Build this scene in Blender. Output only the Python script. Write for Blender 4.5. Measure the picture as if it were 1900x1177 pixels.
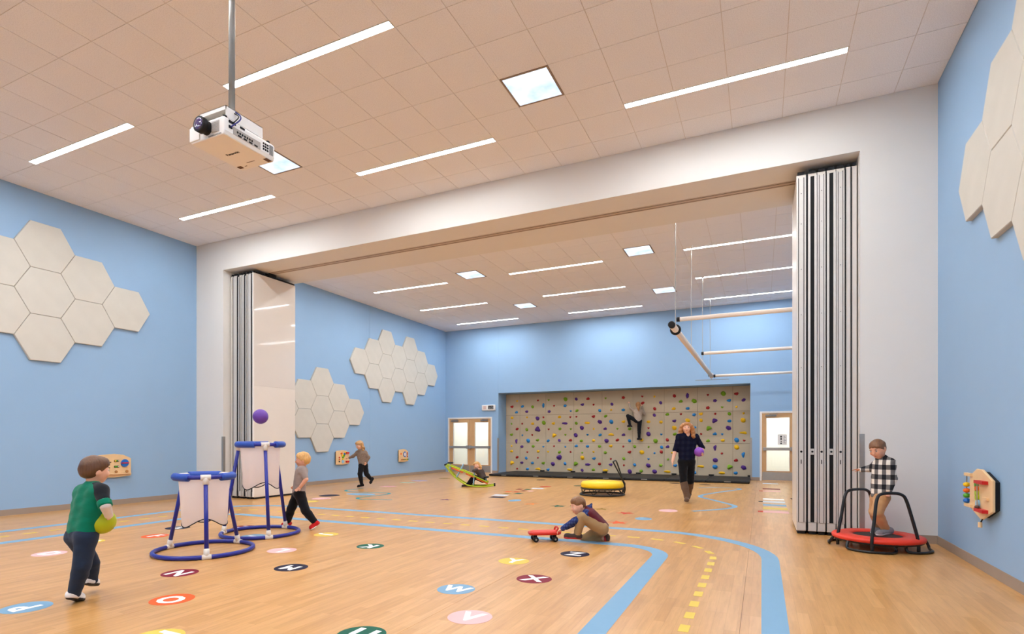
import bpy, math, random
import numpy as np
from mathutils import Vector, Matrix

random.seed(7)
for o in list(bpy.data.objects):
    bpy.data.objects.remove(o, do_unlink=True)
SC = bpy.context.scene
COL = SC.collection
PI = math.pi

# ---------------------------------------------------------------- camera
YAW = 0.4426
cam_d = bpy.data.cameras.new('camera')
cam_d.sensor_fit = 'HORIZONTAL'
cam_d.sensor_width = 36.0
cam_d.lens = 1039.0 * 36.0 / 1900.0
cam_d.shift_x = (950.0 - 921.0) / 1900.0
cam_d.shift_y = (817.3 - 588.5) / 1900.0
cam_d.clip_end = 200
cam = bpy.data.objects.new('camera', cam_d)
COL.objects.link(cam)
cam.location = (0, 0, 1.2406)
cam.rotation_euler = (PI / 2, 0, YAW)
SC.camera = cam

# ---------------------------------------------------------------- world, exposure
world = bpy.data.worlds.new('world')
SC.world = world
world.use_nodes = True
world.node_tree.nodes['Background'].inputs[0].default_value = (0.75, 0.85, 1.0, 1)
world.node_tree.nodes['Background'].inputs[1].default_value = 0.3
SC.view_settings.view_transform = 'Standard'
SC.view_settings.look = 'None'
SC.view_settings.exposure = 1.33
SC.view_settings.gamma = 1.0
SC.view_settings.use_curve_mapping = False
LIGHT_POWER = 34.0      # radiance of the linear ceiling lights
PANEL_POWER = 0.58       # radiance of the square sky-print light panels
try:
    SC.cycles.max_bounces = 12
    SC.cycles.diffuse_bounces = 7
    SC.cycles.glossy_bounces = 4
    SC.cycles.sample_clamp_indirect = 6.0
    SC.cycles.sample_clamp_direct = 9.0     # softens the edges of the bright strips
    SC.cycles.use_denoising = True
except Exception:
    pass

# ---------------------------------------------------------------- room sizes (metres)
XL, XR = -11.214, 1.898        # side walls
YF, YD, YE, YB = -8.6, 8.29, 9.74, 19.013   # wall behind the camera, divider faces, back wall
H = 5.498                      # ceiling
ZS = 4.87                      # underside of the divider beam
T = 0.6096                     # ceiling module


# ================================================================ helpers
def lin(c):
    c = c / 255.0
    return c / 12.92 if c <= 0.04045 else ((c + 0.055) / 1.055) ** 2.4


def rgb(r, g, b):
    return (lin(r), lin(g), lin(b), 1.0)


MATS = {}


def mat(name, col, rough=0.5, spec=0.4, metal=0.0, var=0.06, vscale=6.0, bump=0.0, bscale=40.0, emit=0.0, alpha=1.0,
        coat=0.0, trans=0.0, sheen=0.0):
    """A principled material whose colour varies a little by a noise field."""
    if name in MATS:
        return MATS[name]
    m = bpy.data.materials.new(name)
    m.use_nodes = True
    nt = m.node_tree
    b = nt.nodes['Principled BSDF']
    b.inputs['Roughness'].default_value = rough
    b.inputs['Specular IOR Level'].default_value = spec
    b.inputs['Metallic'].default_value = metal
    b.inputs['Coat Weight'].default_value = coat
    b.inputs['Transmission Weight'].default_value = trans
    b.inputs['Alpha'].default_value = alpha
    if sheen:
        b.inputs['Sheen Weight'].default_value = sheen
    tc = nt.nodes.new('ShaderNodeTexCoord')
    n = nt.nodes.new('ShaderNodeTexNoise')
    n.inputs['Scale'].default_value = vscale
    n.inputs['Detail'].default_value = 3.0
    nt.links.new(tc.outputs['Object'], n.inputs['Vector'])
    mx = nt.nodes.new('ShaderNodeMix')
    mx.data_type = 'RGBA'
    c = rgb(*col)
    mx.inputs[6].default_value = tuple(max(0, v * (1 - var)) for v in c[:3]) + (1,)
    mx.inputs[7].default_value = tuple(min(1, v * (1 + var)) for v in c[:3]) + (1,)
    nt.links.new(n.outputs['Fac'], mx.inputs[0])
    nt.links.new(mx.outputs[2], b.inputs['Base Color'])
    if emit:
        b.inputs['Emission Color'].default_value = c
        b.inputs['Emission Strength'].default_value = emit
    if bump:
        n2 = nt.nodes.new('ShaderNodeTexNoise')
        n2.inputs['Scale'].default_value = bscale
        n2.inputs['Detail'].default_value = 4.0
        nt.links.new(tc.outputs['Object'], n2.inputs['Vector'])
        bp = nt.nodes.new('ShaderNodeBump')
        bp.inputs['Strength'].default_value = bump
        bp.inputs['Distance'].default_value = 0.004
        nt.links.new(n2.outputs['Fac'], bp.inputs['Height'])
        nt.links.new(bp.outputs['Normal'], b.inputs['Normal'])
    MATS[name] = m
    return m


class MB:
    """Collects shapes and links them as ONE mesh object."""

    def __init__(self):
        self.v, self.f = [], []

    def add(self, vs, fs):
        k = len(self.v)
        self.v += [tuple(map(float, p)) for p in vs]
        self.f += [tuple(i + k for i in f) for f in fs]
        return self

    def box(self, x0, y0, z0, x1, y1, z1):
        return self.add([(x0, y0, z0), (x1, y0, z0), (x1, y1, z0), (x0, y1, z0), (x0, y0, z1), (x1, y0, z1), (x1, y1, z1), (x0, y1, z1)],
                        [(0, 3, 2, 1), (4, 5, 6, 7), (0, 1, 5, 4), (1, 2, 6, 5), (2, 3, 7, 6), (3, 0, 4, 7)])

    def bar(self, a, b, w, t, up=(0, 0, 1)):
        """A rectangular bar from a to b, w wide across, t along up."""
        a, b, up = Vector(a), Vector(b), Vector(up)
        d = (b - a).normalized()
        s = d.cross(up)
        s = s.normalized() if s.length > 1e-6 else Vector((1, 0, 0))
        u = s.cross(d)
        vs = []
        for p in (a, b):
            for i, j in ((-1, -1), (1, -1), (1, 1), (-1, 1)):
                vs.append(p + s * (w / 2 * i) + u * (t / 2 * j))
        return self.add(vs, [(0, 1, 2, 3), (7, 6, 5, 4), (0, 4, 5, 1), (1, 5, 6, 2), (2, 6, 7, 3), (3, 7, 4, 0)])

    def tube(self, pts, r, n=10, closed=False):
        """Sweep a circle along a polyline (parallel transport); r is a number or one per point."""
        P = [Vector(p) for p in pts]
        m = len(P)
        R = [r] * m if not hasattr(r, '__len__') else list(r)
        tang = []
        for i in range(m):
            if closed:
                d = (P[(i + 1) % m] - P[i - 1])
            else:
                d = P[min(i + 1, m - 1)] - P[max(i - 1, 0)]
            tang.append(d.normalized())
        ref = Vector((0, 0, 1)) if abs(tang[0].z) < 0.9 else Vector((1, 0, 0))
        nrm = (ref - tang[0] * ref.dot(tang[0])).normalized()
        vs, fs = [], []
        for i in range(m):
            nrm = (nrm - tang[i] * nrm.dot(tang[i]))
            nrm = nrm.normalized() if nrm.length > 1e-6 else Vector((1, 0, 0))
            bi = tang[i].cross(nrm)
            for k in range(n):
                a = 2 * PI * k / n
                vs.append(P[i] + nrm * (R[i] * math.cos(a)) + bi * (R[i] * math.sin(a)))
        for i in range(m if closed else m - 1):
            j = (i + 1) % m
            for k in range(n):
                l = (k + 1) % n
                fs.append((i * n + k, i * n + l, j * n + l, j * n + k))
        if not closed:
            fs.append(tuple(range(n - 1, -1, -1)))
            fs.append(tuple((m - 1) * n + k for k in range(n)))
        return self.add(vs, fs)

    def lathe(self, prof, n=20, c=(0, 0, 0), axis=(0, 0, 1)):
        """Revolve (radius, height) pairs about an axis through c."""
        ax = Vector(axis).normalized()
        s = ax.orthogonal().normalized()
        t = ax.cross(s)
        c = Vector(c)
        vs, fs = [], []
        for r, z in prof:
            for k in range(n):
                a = 2 * PI * k / n
                vs.append(c + ax * z + (s * math.cos(a) + t * math.sin(a)) * r)
        for i in range(len(prof) - 1):
            for k in range(n):
                l = (k + 1) % n
                fs.append((i * n + k, i * n + l, (i + 1) * n + l, (i + 1) * n + k))
        fs.append(tuple(range(n - 1, -1, -1)))
        fs.append(tuple((len(prof) - 1) * n + k for k in range(n)))
        return self.add(vs, fs)

    def ell(self, c, r, n=14, m=9):
        prof = [(math.sin(PI * i / m), -math.cos(PI * i / m)) for i in range(m + 1)]
        vs, fs = [], []
        vs.append((c[0], c[1], c[2] - r[2]))
        for i in range(1, m):
            for k in range(n):
                a = 2 * PI * k / n
                vs.append((c[0] + r[0] * prof[i][0] * math.cos(a), c[1] + r[1] * prof[i][0] * math.sin(a), c[2] + r[2] * prof[i][1]))
        vs.append((c[0], c[1], c[2] + r[2]))
        e = len(vs) - 1
        for k in range(n):
            l = (k + 1) % n
            fs.append((0, 1 + l, 1 + k))
            for i in range(m - 2):
                fs.append((1 + i * n + k, 1 + i * n + l, 1 + (i + 1) * n + l, 1 + (i + 1) * n + k))
            fs.append((e, 1 + (m - 2) * n + k, 1 + (m - 2) * n + l))
        return self.add(vs, fs)

    def prism(self, poly, o, u, v, w):
        """Extrude a 2D outline (in axes u, v from o) by the vector w."""
        o, u, v, w = Vector(o), Vector(u), Vector(v), Vector(w)
        n = len(poly)
        vs = [o + u * a + v * b for a, b in poly] + [o + u * a + v * b + w for a, b in poly]
        fs = [tuple(range(n - 1, -1, -1)), tuple(range(n, 2 * n))] + [(i, (i + 1) % n, n + (i + 1) % n, n + i) for i in range(n)]
        if u.cross(v).dot(w) < 0:
            fs = [f[::-1] for f in fs]
        return self.add(vs, fs)

    def ribbon(self, pts, w, z0, z1):
        """A flat strip of width w along a floor polyline, from height z0 to z1."""
        P = [Vector((p[0], p[1], 0)) for p in pts]
        L, R = [], []
        for i, p in enumerate(P):
            d = (P[min(i + 1, len(P) - 1)] - P[max(i - 1, 0)]).normalized()
            s = Vector((-d.y, d.x, 0)) * (w / 2)
            L.append(p + s)
            R.append(p - s)
        vs = []
        for a, b in zip(L, R):
            vs += [(a.x, a.y, z1), (b.x, b.y, z1), (a.x, a.y, z0), (b.x, b.y, z0)]
        fs = []
        for i in range(len(P) - 1):
            k = 4 * i
            fs += [(k, k + 1, k + 5, k + 4), (k + 2, k + 6, k + 7, k + 3), (k, k + 4, k + 6, k + 2), (k + 1, k + 3, k + 7, k + 5)]
        return self.add(vs, fs)

    def mesh(self, name, smooth=False):
        me = bpy.data.meshes.new(name)
        me.from_pydata(self.v, [], self.f)
        if smooth:
            me.polygons.foreach_set('use_smooth', [True] * len(me.polygons))
        me.update()
        return me

    def build(self, name, m, parent=None, smooth=False, bevel=0.0, loc=None, rz=0.0):
        me = self.mesh(name, smooth)
        me.materials.append(m)
        o = link(name, me, parent)
        if loc is not None:
            o.location = loc
        if rz:
            o.rotation_euler.z = rz
        if bevel:
            b = o.modifiers.new('bevel', 'BEVEL')
            b.width = bevel
            b.segments = 2
            b.limit_method = 'ANGLE'
        return o


def link(name, data, parent=None):
    o = bpy.data.objects.new(name, data)
    COL.objects.link(o)
    if parent is not None:
        o.parent = parent
    return o


def tag(o, label=None, cat=None, group=None, kind=None):
    if label:
        o['label'] = label
    if cat:
        o['category'] = cat
    if group:
        o['group'] = group
    if kind:
        o['kind'] = kind
    return o


def thing(name, label, cat, loc=(0, 0, 0), rz=0.0, group=None):
    o = link(name, None)
    o.location = loc
    o.rotation_euler.z = rz
    return tag(o, label, cat, group)


def struct(name, mb=None, m=None, **kw):
    o = mb.build(name, m, **kw) if mb else link(name, None)
    o['kind'] = 'structure'
    return o


def text(name, s, size, m, parent, loc, rot=(0, 0, 0), fat=0.0, ext=0.0005):
    """Lettering as a plain mesh."""
    c = bpy.data.curves.new(name, 'FONT')
    c.body = s
    c.size = size
    c.align_x = 'CENTER'
    c.align_y = 'CENTER'
    c.offset = fat
    c.extrude = ext
    c.resolution_u = 3
    tmp = bpy.data.objects.new(name, c)
    COL.objects.link(tmp)
    me = bpy.data.meshes.new_from_object(tmp.evaluated_get(bpy.context.evaluated_depsgraph_get()))
    bpy.data.objects.remove(tmp, do_unlink=True)
    me.name = name
    me.materials.clear()
    me.materials.append(m)
    o = link(name, me, parent)
    o.location = loc
    o.rotation_euler = rot
    return o


def arc(cx, cy, r, a0, a1, n=14):
    return [(cx + r * math.cos(a0 + (a1 - a0) * i / n), cy + r * math.sin(a0 + (a1 - a0) * i / n)) for i in range(n + 1)]


def smooth_path(pts, n=6, closed=False):
    """Catmull-Rom through the points."""
    P = [Vector(p) for p in pts]
    out = []
    m = len(P)
    rng = range(m) if closed else range(m - 1)
    for i in rng:
        if closed:
            p0, p1, p2, p3 = P[i - 1], P[i], P[(i + 1) % m], P[(i + 2) % m]
        else:
            p0, p1, p2, p3 = P[max(i - 1, 0)], P[i], P[i + 1], P[min(i + 2, m - 1)]
        for k in range(n):
            t = k / n
            out.append(0.5 * ((2 * p1) + (p2 - p0) * t + (2 * p0 - 5 * p1 + 4 * p2 - p3) * t * t + (3 * p1 - p0 - 3 * p2 + p3) * t ** 3))
    if not closed:
        out.append(P[-1])
    return out


# ================================================================ materials
M_BLUE = mat('blue wall paint', (147, 181, 214), 0.55, 0.35, var=0.02, vscale=3, bump=0.06, bscale=260)
M_WHITE = mat('white wall paint', (226, 223, 217), 0.6, 0.3, var=0.015, vscale=3, bump=0.05, bscale=260)
M_BASE = mat('taupe rubber base', (158, 142, 128), 0.6, 0.3, var=0.05, vscale=9)
M_TBAR = mat('white steel ceiling bar', (214, 206, 198), 0.6, 0.2, var=0.02)
M_HEX = mat('felt white panel', (206, 203, 193), 0.9, 0.1, var=0.05, vscale=5, bump=0.12, bscale=60)
M_ALU = mat('satin aluminium', (214, 210, 204), 0.4, 0.5, 0.3, var=0.05, vscale=20)
M_LAM = mat('white laminate', (222, 215, 205), 0.04, 0.5, var=0.01)
M_LAM2 = mat('satin laminate', (226, 219, 208), 0.32, 0.4, var=0.02)
M_BLACK = mat('black rubber', (22, 22, 24), 0.6, 0.3, var=0.15)
M_BLKMET = mat('black steel tube', (20, 20, 22), 0.35, 0.5, var=0.1)
M_VINYLB = mat('black vinyl', (22, 22, 23), 0.5, 0.35, var=0.2, vscale=4, bump=0.3, bscale=14)
M_WOODD = mat('maple door veneer', (214, 170, 120), 0.42, 0.4, var=0.1, vscale=7)
M_FRAMEW = mat('white door frame', (235, 229, 222), 0.4, 0.4, var=0.02)
M_STEEL = mat('stainless steel', (176, 172, 166), 0.35, 0.5, 0.7, var=0.06, vscale=12)
M_PLY = mat('birch plywood', (232, 196, 148), 0.5, 0.35, var=0.09, vscale=8)
M_PIPEW = mat('white painted pipe', (238, 226, 214), 0.4, 0.4, var=0.02)
M_PLASW = mat('white plastic', (238, 235, 230), 0.4, 0.45, var=0.02)
M_GREY = mat('grey painted steel', (140, 138, 134), 0.4, 0.4, 0.3, var=0.05)
M_COBALT = mat('cobalt blue plastic tube', (24, 36, 140), 0.3, 0.5, var=0.08)
M_COBALT2 = mat('blue foam sleeve', (36, 76, 168), 0.5, 0.4, var=0.08)
M_CONN = mat('white pipe joint', (222, 214, 204), 0.4, 0.4, var=0.04)
M_RED = mat('red plastic', (206, 40, 26), 0.35, 0.45, var=0.06)
M_REDPAD = mat('red vinyl pad', (226, 60, 40), 0.45, 0.4, var=0.06)
M_YEL = mat('yellow vinyl', (246, 206, 20), 0.4, 0.45, var=0.06)
M_PUR = mat('purple rubber', (106, 66, 160), 0.45, 0.4, var=0.06)
M_LIME = mat('lime rubber', (176, 186, 20), 0.45, 0.4, var=0.08)
M_LIMEG = mat('lime painted tube', (176, 200, 30), 0.35, 0.45, var=0.08)
M_LTBLU = mat('pale blue painted tube', (150, 196, 222), 0.35, 0.45, var=0.06)
M_ORANGE = mat('orange painted board', (226, 104, 30), 0.45, 0.4, var=0.08)
M_BLUEP = mat('blue paint', (24, 104, 190), 0.4, 0.4, var=0.06)
M_GREENP = mat('green paint', (84, 164, 40), 0.4, 0.4, var=0.06)
M_YELP = mat('yellow paint', (246, 200, 30), 0.4, 0.4, var=0.06)
M_REDP = mat('red paint', (196, 30, 30), 0.4, 0.4, var=0.06)
M_ORP = mat('orange paint', (236, 106, 30), 0.4, 0.4, var=0.06)
M_DARK = mat('dark slot', (24, 24, 28), 0.6, 0.2, var=0.1)
M_PRINT = mat('brown print', (96, 70, 52), 0.6, 0.2, var=0.05)


def glass_material():
    m = bpy.data.materials.new('clear glazing')
    m.use_nodes = True
    nt = m.node_tree
    nt.nodes.clear()
    out = nt.nodes.new('ShaderNodeOutputMaterial')
    mix = nt.nodes.new('ShaderNodeMixShader')
    tr = nt.nodes.new('ShaderNodeBsdfTransparent')
    gl = nt.nodes.new('ShaderNodeBsdfGlossy')
    fr = nt.nodes.new('ShaderNodeFresnel')
    tr.inputs[0].default_value = (0.96, 0.98, 0.97, 1)
    gl.inputs['Roughness'].default_value = 0.02
    fr.inputs[0].default_value = 1.45
    nt.links.new(fr.outputs[0], mix.inputs[0])
    nt.links.new(tr.outputs[0], mix.inputs[1])
    nt.links.new(gl.outputs[0], mix.inputs[2])
    nt.links.new(mix.outputs[0], out.inputs[0])
    return m


M_GLASS = glass_material()


def emitter(name, col, power, cloud=0.0):
    m = bpy.data.materials.new(name)
    m.use_nodes = True
    nt = m.node_tree
    nt.nodes.clear()
    out = nt.nodes.new('ShaderNodeOutputMaterial')
    e = nt.nodes.new('ShaderNodeEmission')
    e.inputs[1].default_value = power
    e.inputs[0].default_value = rgb(*col)
    if cloud:
        tc = nt.nodes.new('ShaderNodeTexCoord')
        n = nt.nodes.new('ShaderNodeTexNoise')
        n.inputs['Scale'].default_value = 2.6
        n.inputs['Detail'].default_value = 3.0
        r = nt.nodes.new('ShaderNodeValToRGB')
        r.color_ramp.elements[0].position = 0.36
        r.color_ramp.elements[0].color = rgb(188, 209, 246)
        r.color_ramp.elements[1].position = 0.62
        r.color_ramp.elements[1].color = rgb(240, 246, 255)
        nt.links.new(tc.outputs['Object'], n.inputs['Vector'])
        nt.links.new(n.outputs['Fac'], r.inputs[0])
        nt.links.new(r.outputs[0], e.inputs[0])
    nt.links.new(e.outputs[0], out.inputs[0])
    return m


M_LAMP = emitter('lit lamp diffuser', (246, 250, 255), LIGHT_POWER)
M_SKYP = emitter('lit sky print diffuser', (235, 243, 255), PANEL_POWER, cloud=1.0)
M_LAMPC = emitter('lit corridor diffuser', (244, 246, 255), 16.0)


def tile_material():
    m = mat('mineral fibre ceiling tile', (238, 237, 238), 0.9, 0.1, var=0.012, vscale=2)
    nt = m.node_tree
    b = nt.nodes['Principled BSDF']
    tc = nt.nodes.new('ShaderNodeTexCoord')
    n = nt.nodes.new('ShaderNodeTexNoise')
    n.inputs['Scale'].default_value = 95.0
    n.inputs['Detail'].default_value = 5.0
    nt.links.new(tc.outputs['Object'], n.inputs['Vector'])
    r = nt.nodes.new('ShaderNodeValToRGB')
    r.color_ramp.elements[0].position = 0.35
    r.color_ramp.elements[0].color = (0.90, 0.90, 0.90, 1)
    r.color_ramp.elements[1].position = 0.55
    r.color_ramp.elements[1].color = (1, 1, 1, 1)
    nt.links.new(n.outputs['Fac'], r.inputs[0])
    mx = nt.nodes.new('ShaderNodeMix')
    mx.data_type = 'RGBA'
    mx.blend_type = 'MULTIPLY'
    mx.inputs[0].default_value = 1.0
    src = b.inputs['Base Color'].links[0].from_socket
    nt.links.new(src, mx.inputs[6])
    nt.links.new(r.outputs[0], mx.inputs[7])
    nt.links.new(mx.outputs[2], b.inputs['Base Color'])
    bp = nt.nodes.new('ShaderNodeBump')
    bp.inputs['Strength'].default_value = 0.35
    bp.inputs['Distance'].default_value = 0.003
    nt.links.new(n.outputs['Fac'], bp.inputs['Height'])
    nt.links.new(bp.outputs['Normal'], b.inputs['Normal'])
    return m


M_TILE = tile_material()


def floor_material():
    m = bpy.data.materials.new('maple print sheet floor')
    m.use_nodes = True
    nt = m.node_tree
    b = nt.nodes['Principled BSDF']
    b.inputs['Roughness'].default_value = 0.3
    b.inputs['Specular IOR Level'].default_value = 0.42
    tc = nt.nodes.new('ShaderNodeTexCoord')
    mp = nt.nodes.new('ShaderNodeMapping')
    mp.inputs['Rotation'].default_value = (0, 0, PI / 2)
    nt.links.new(tc.outputs['Object'], mp.inputs['Vector'])
    br = nt.nodes.new('ShaderNodeTexBrick')
    br.offset = 0.37
    br.offset_frequency = 3
    br.inputs['Color1'].default_value = rgb(209, 159, 98)
    br.inputs['Color2'].default_value = rgb(193, 141, 78)
    br.inputs['Mortar'].default_value = rgb(182, 131, 72)
    br.inputs['Scale'].default_value = 1.0
    br.inputs['Mortar Size'].default_value = 0.0009
    br.inputs['Mortar Smooth'].default_value = 0.3
    br.inputs['Bias'].default_value = -0.1
    br.inputs['Brick Width'].default_value = 0.62
    br.inputs['Row Height'].default_value = 0.075
    nt.links.new(mp.outputs['Vector'], br.inputs['Vector'])
    mg = nt.nodes.new('ShaderNodeMapping')
    mg.inputs['Scale'].default_value = (26, 2.2, 1)
    nt.links.new(tc.outputs['Object'], mg.inputs['Vector'])
    gr = nt.nodes.new('ShaderNodeTexNoise')
    gr.inputs['Scale'].default_value = 1.0
    gr.inputs['Detail'].default_value = 6.0
    gr.inputs['Roughness'].default_value = 0.62
    gr.inputs['Distortion'].default_value = 0.0
    nt.links.new(mg.outputs['Vector'], gr.inputs['Vector'])
    rp = nt.nodes.new('ShaderNodeValToRGB')
    rp.color_ramp.elements[0].position = 0.30
    rp.color_ramp.elements[0].color = (0.80, 0.74, 0.66, 1)
    rp.color_ramp.elements[1].position = 0.60
    rp.color_ramp.elements[1].color = (1.04, 1.03, 1.02, 1)
    nt.links.new(gr.outputs['Fac'], rp.inputs[0])
    mx = nt.nodes.new('ShaderNodeMix')
    mx.data_type = 'RGBA'
    mx.blend_type = 'MULTIPLY'
    mx.inputs[0].default_value = 0.75
    nt.links.new(br.outputs['Color'], mx.inputs[6])
    nt.links.new(rp.outputs[0], mx.inputs[7])
    nt.links.new(mx.outputs[2], b.inputs['Base Color'])
    return m


M_FLOOR = floor_material()

# ================================================================ the setting
GAP = 0.004
# floor: printed sheet goods laid in long strips
floor = struct('floor', MB().box(XL - 0.2, YF - 0.2, -0.15, XR + 0.2, YB + 2.6, -0.004), mat('screed', (120, 92, 66), 0.8))
cuts = [XL, -10.03, -8.05, -6.07, -4.09, -2.11, -0.13, XR]
for a, b in zip(cuts[:-1], cuts[1:]):
    MB().box(a + 0.0012, YF, -0.004, b - 0.0012, YB + 0.7, 0.0).build('floor_sheet', M_FLOOR, floor)
MB().box(XL - 1.2, YB + 0.72, -0.004, XR + 0.2, YB + 2.5, 0.0).build('corridor_flooring', M_BASE, floor)

# ceilings: suspension bars and lay-in tiles; the lights sit in the same grid
GX0 = 1.4636
COLS = [(GX0 - 19 * T, GX0 - 15 * T), (GX0 - 12 * T, GX0 - 8 * T), (GX0 - 5 * T, GX0 - T)]
ROWS_F = [7.2057 - 2.4384 * k for k in range(7)]      # far edge of each strip light, near room; last three added as fill light
ROWS_B = [13.05 + 2.4384 * k for k in (-1, 0, 1, 2)]  # near edge of each strip light, far room
LW = 0.110
SKY_X = [GX0 - 14 * T, GX0 - 7 * T]
SKY_F = [7.8153 - 3 * T, 7.8153 - 13 * T]
SKY_B = [12.4404, 12.4404 + 6 * T]


def make_ceiling(name, y0, y1, gy, rows, near_edge, skyrows, own):
    slab = struct(name, MB().box(XL - 0.1, y0 - 0.02, H + 0.08, XR + 0.1, y1 + 0.02, H + 0.2), M_TBAR)
    g = MB()
    xs = [GX0 - k * T for k in range(-2, 23)]
    xs = sorted([x for x in xs if XL < x < XR])
    ys = sorted([gy + k * T for k in range(-30, 30) if y0 < gy + k * T < y1])
    w = 0.012
    strips = [(a, (r - LW if near_edge else r)) for r in rows for a in COLS]
    for y in ys:
        g.box(XL, y - w, H + 0.005, XR, y + w, H + 0.030)
    for x in xs:
        # cross bars stop at the strip lights
        segs = [(y0, y1)]
        for (xa, xb), ya in strips:
            if xa + 0.01 < x < xb - 0.01:
                segs = [s for p, q in segs for s in ((p, min(q, ya)), (max(p, ya + LW), q)) if s[1] - s[0] > 0.01]
        for p, q in segs:
            g.box(x - w, p, H + 0.006, x + w, q, H + 0.029)
    g.build('grid_bars', M_TBAR, slab)
    lx = [XL] + xs + [XR]
    ly = [y0] + ys + [y1]
    rest = MB()
    cache = {}
    for i in range(len(lx) - 1):
        for j in range(len(ly) - 1):
            xa, xb, ya, yb = lx[i], lx[i + 1], ly[j], ly[j + 1]
            xm, ym = (xa + xb) / 2, (ya + yb) / 2
            if any(sx < xm < sx + T and sy < ym < sy + T for sx in SKY_X for sy in skyrows):
                continue
            for (p, q), s in strips:
                if p < xm < q:
                    if ya - 0.01 <= s and s + LW <= yb + 0.01:
                        if near_edge:
                            yb = s
                        else:
                            ya = s + LW
            if xb - xa < 0.03 or yb - ya < 0.03:
                continue
            e = 0.004
            bx = (xa + e, ya + e, xb - e, yb - e)
            if own(ym):
                key = (round(bx[2] - bx[0], 3), round(bx[3] - bx[1], 3))
                if key not in cache:
                    me = MB().box(-key[0] / 2, -key[1] / 2, 0, key[0] / 2, key[1] / 2, 0.018).mesh('ceiling_tile')
                    me.materials.append(M_TILE)
                    cache[key] = me
                o = link('ceiling_tile', cache[key], slab)
                o.location = ((bx[0] + bx[2]) / 2, (bx[1] + bx[3]) / 2, H + random.uniform(0, 0.0015))
            else:
                rest.box(bx[0], bx[1], H, bx[2], bx[3], H + 0.018)
    if rest.v:
        o = rest.build('ceiling_tile_field', M_TILE, slab)
        o['kind'] = 'stuff'
    return slab


make_ceiling('ceiling', YF, YD, 7.8153, ROWS_F, True, SKY_F, lambda y: y > 2.4)
make_ceiling('ceiling_far', YE, YB, 12.4404, ROWS_B, False, SKY_B, lambda y: y > 11.0)

# lights
cnames = ('left', 'middle', 'right')
rf = ('first', 'second', 'third', 'fourth', 'added fifth', 'added sixth', 'added seventh')


def strip_light(x0, x1, y0, label, group):
    t = thing('ceiling_light', label, 'ceiling light', ((x0 + x1) / 2, y0 + LW / 2, H), 0, group)
    hl, hw = (x1 - x0) / 2 - 0.004, LW / 2 - 0.002
    MB().box(-hl + 0.008, -hw + 0.008, -0.002, hl - 0.008, hw - 0.008, 0.004).build('diffuser', M_LAMP, t)
    fr = MB().box(-hl, -hw, -0.004, hl, -hw + 0.007, 0.07).box(-hl, hw - 0.007, -0.004, hl, hw, 0.07)
    fr.box(-hl, -hw + 0.007, -0.004, -hl + 0.007, hw - 0.007, 0.07).box(hl - 0.007, -hw + 0.007, -0.004, hl, hw - 0.007, 0.07)
    fr.build('housing', M_PLASW, t)
    return t


for k, r in enumerate(ROWS_F):
    for c, (xa, xb) in enumerate(COLS):
        strip_light(xa, xb, r - LW, 'recessed strip light in near ceiling, %s row from the white beam, %s column' % (rf[k], cnames[c]),
                    'strip lights in the near ceiling')
for k, r in enumerate(ROWS_B):
    for c, (xa, xb) in enumerate(COLS):
        strip_light(xa, xb, r, 'recessed strip light in far ceiling, %s row from the climbing wall, %s column' % (rf[3 - k], cnames[c]),
                    'strip lights in the far ceiling')


def sky_panel(x, y, label, group):
    t = thing('sky_light_panel', label, 'light panel', (x + T / 2, y + T / 2, H), 0, group)
    h = T / 2
    MB().box(-h + 0.026, -h + 0.026, 0.001, h - 0.026, h - 0.026, 0.006).build('diffuser', M_SKYP, t)
    f = MB().box(-h + 0.004, -h + 0.004, -0.003, h - 0.004, -h + 0.026, 0.05).box(-h + 0.004, h - 0.026, -0.003, h - 0.004, h - 0.004, 0.05)
    f.box(-h + 0.004, -h + 0.026, -0.003, -h + 0.026, h - 0.026, 0.05).box(h - 0.026, -h + 0.026, -0.003, h - 0.004, h - 0.026, 0.05)
    f.build('frame', mat('bronze light frame', (150, 134, 120), 0.5, 0.4, 0.3), t)


for i, x in enumerate(SKY_X):
    for j, y in enumerate(SKY_F):
        sky_panel(x, y, 'square cloud-print light panel in near ceiling, %s, %s' % (('behind the projector', 'right of the projector')[i],
                  ('closer to the beam', 'second from the beam')[j]), 'cloud-print panels in the near ceiling')
    for j, y in enumerate(SKY_B):
        sky_panel(x, y, 'square cloud-print light panel in far ceiling, %s column, %s row' % (('left', 'right')[i], ('nearer', 'farther')[j]),
                  'cloud-print panels in the far ceiling')

# side walls
struct('wall_left', MB().box(XL - 0.15, YF - 0.15, 0, XL, YD, H + 0.1), M_BLUE)
wf = struct('wall_left_far')
MB().box(XL - 0.15, YE, 0, XL, 14.296, H + 0.1).build('wall_panel', M_BLUE, wf)
MB().box(XL - 0.15, 14.304, 0, XL, YB + 0.14, H + 0.1).build('wall_panel', M_BLUE, wf)
MB().box(XL - 0.15, 14.2, 0, XL - 0.006, 14.4, H + 0.1).build('joint_backer', M_BLUE, wf)
struct('wall_right', MB().box(XR, YF - 0.15, 0, XR + 0.15, YD, H + 0.1), M_BLUE)
struct('wall_right_far', MB().box(XR, YE, 0, XR + 0.15, YB + 0.14, H + 0.1), M_BLUE)
struct('wall_front', MB().box(XL, YF - 0.15, 0, XR, YF, H + 0.1), M_BLUE)

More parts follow.
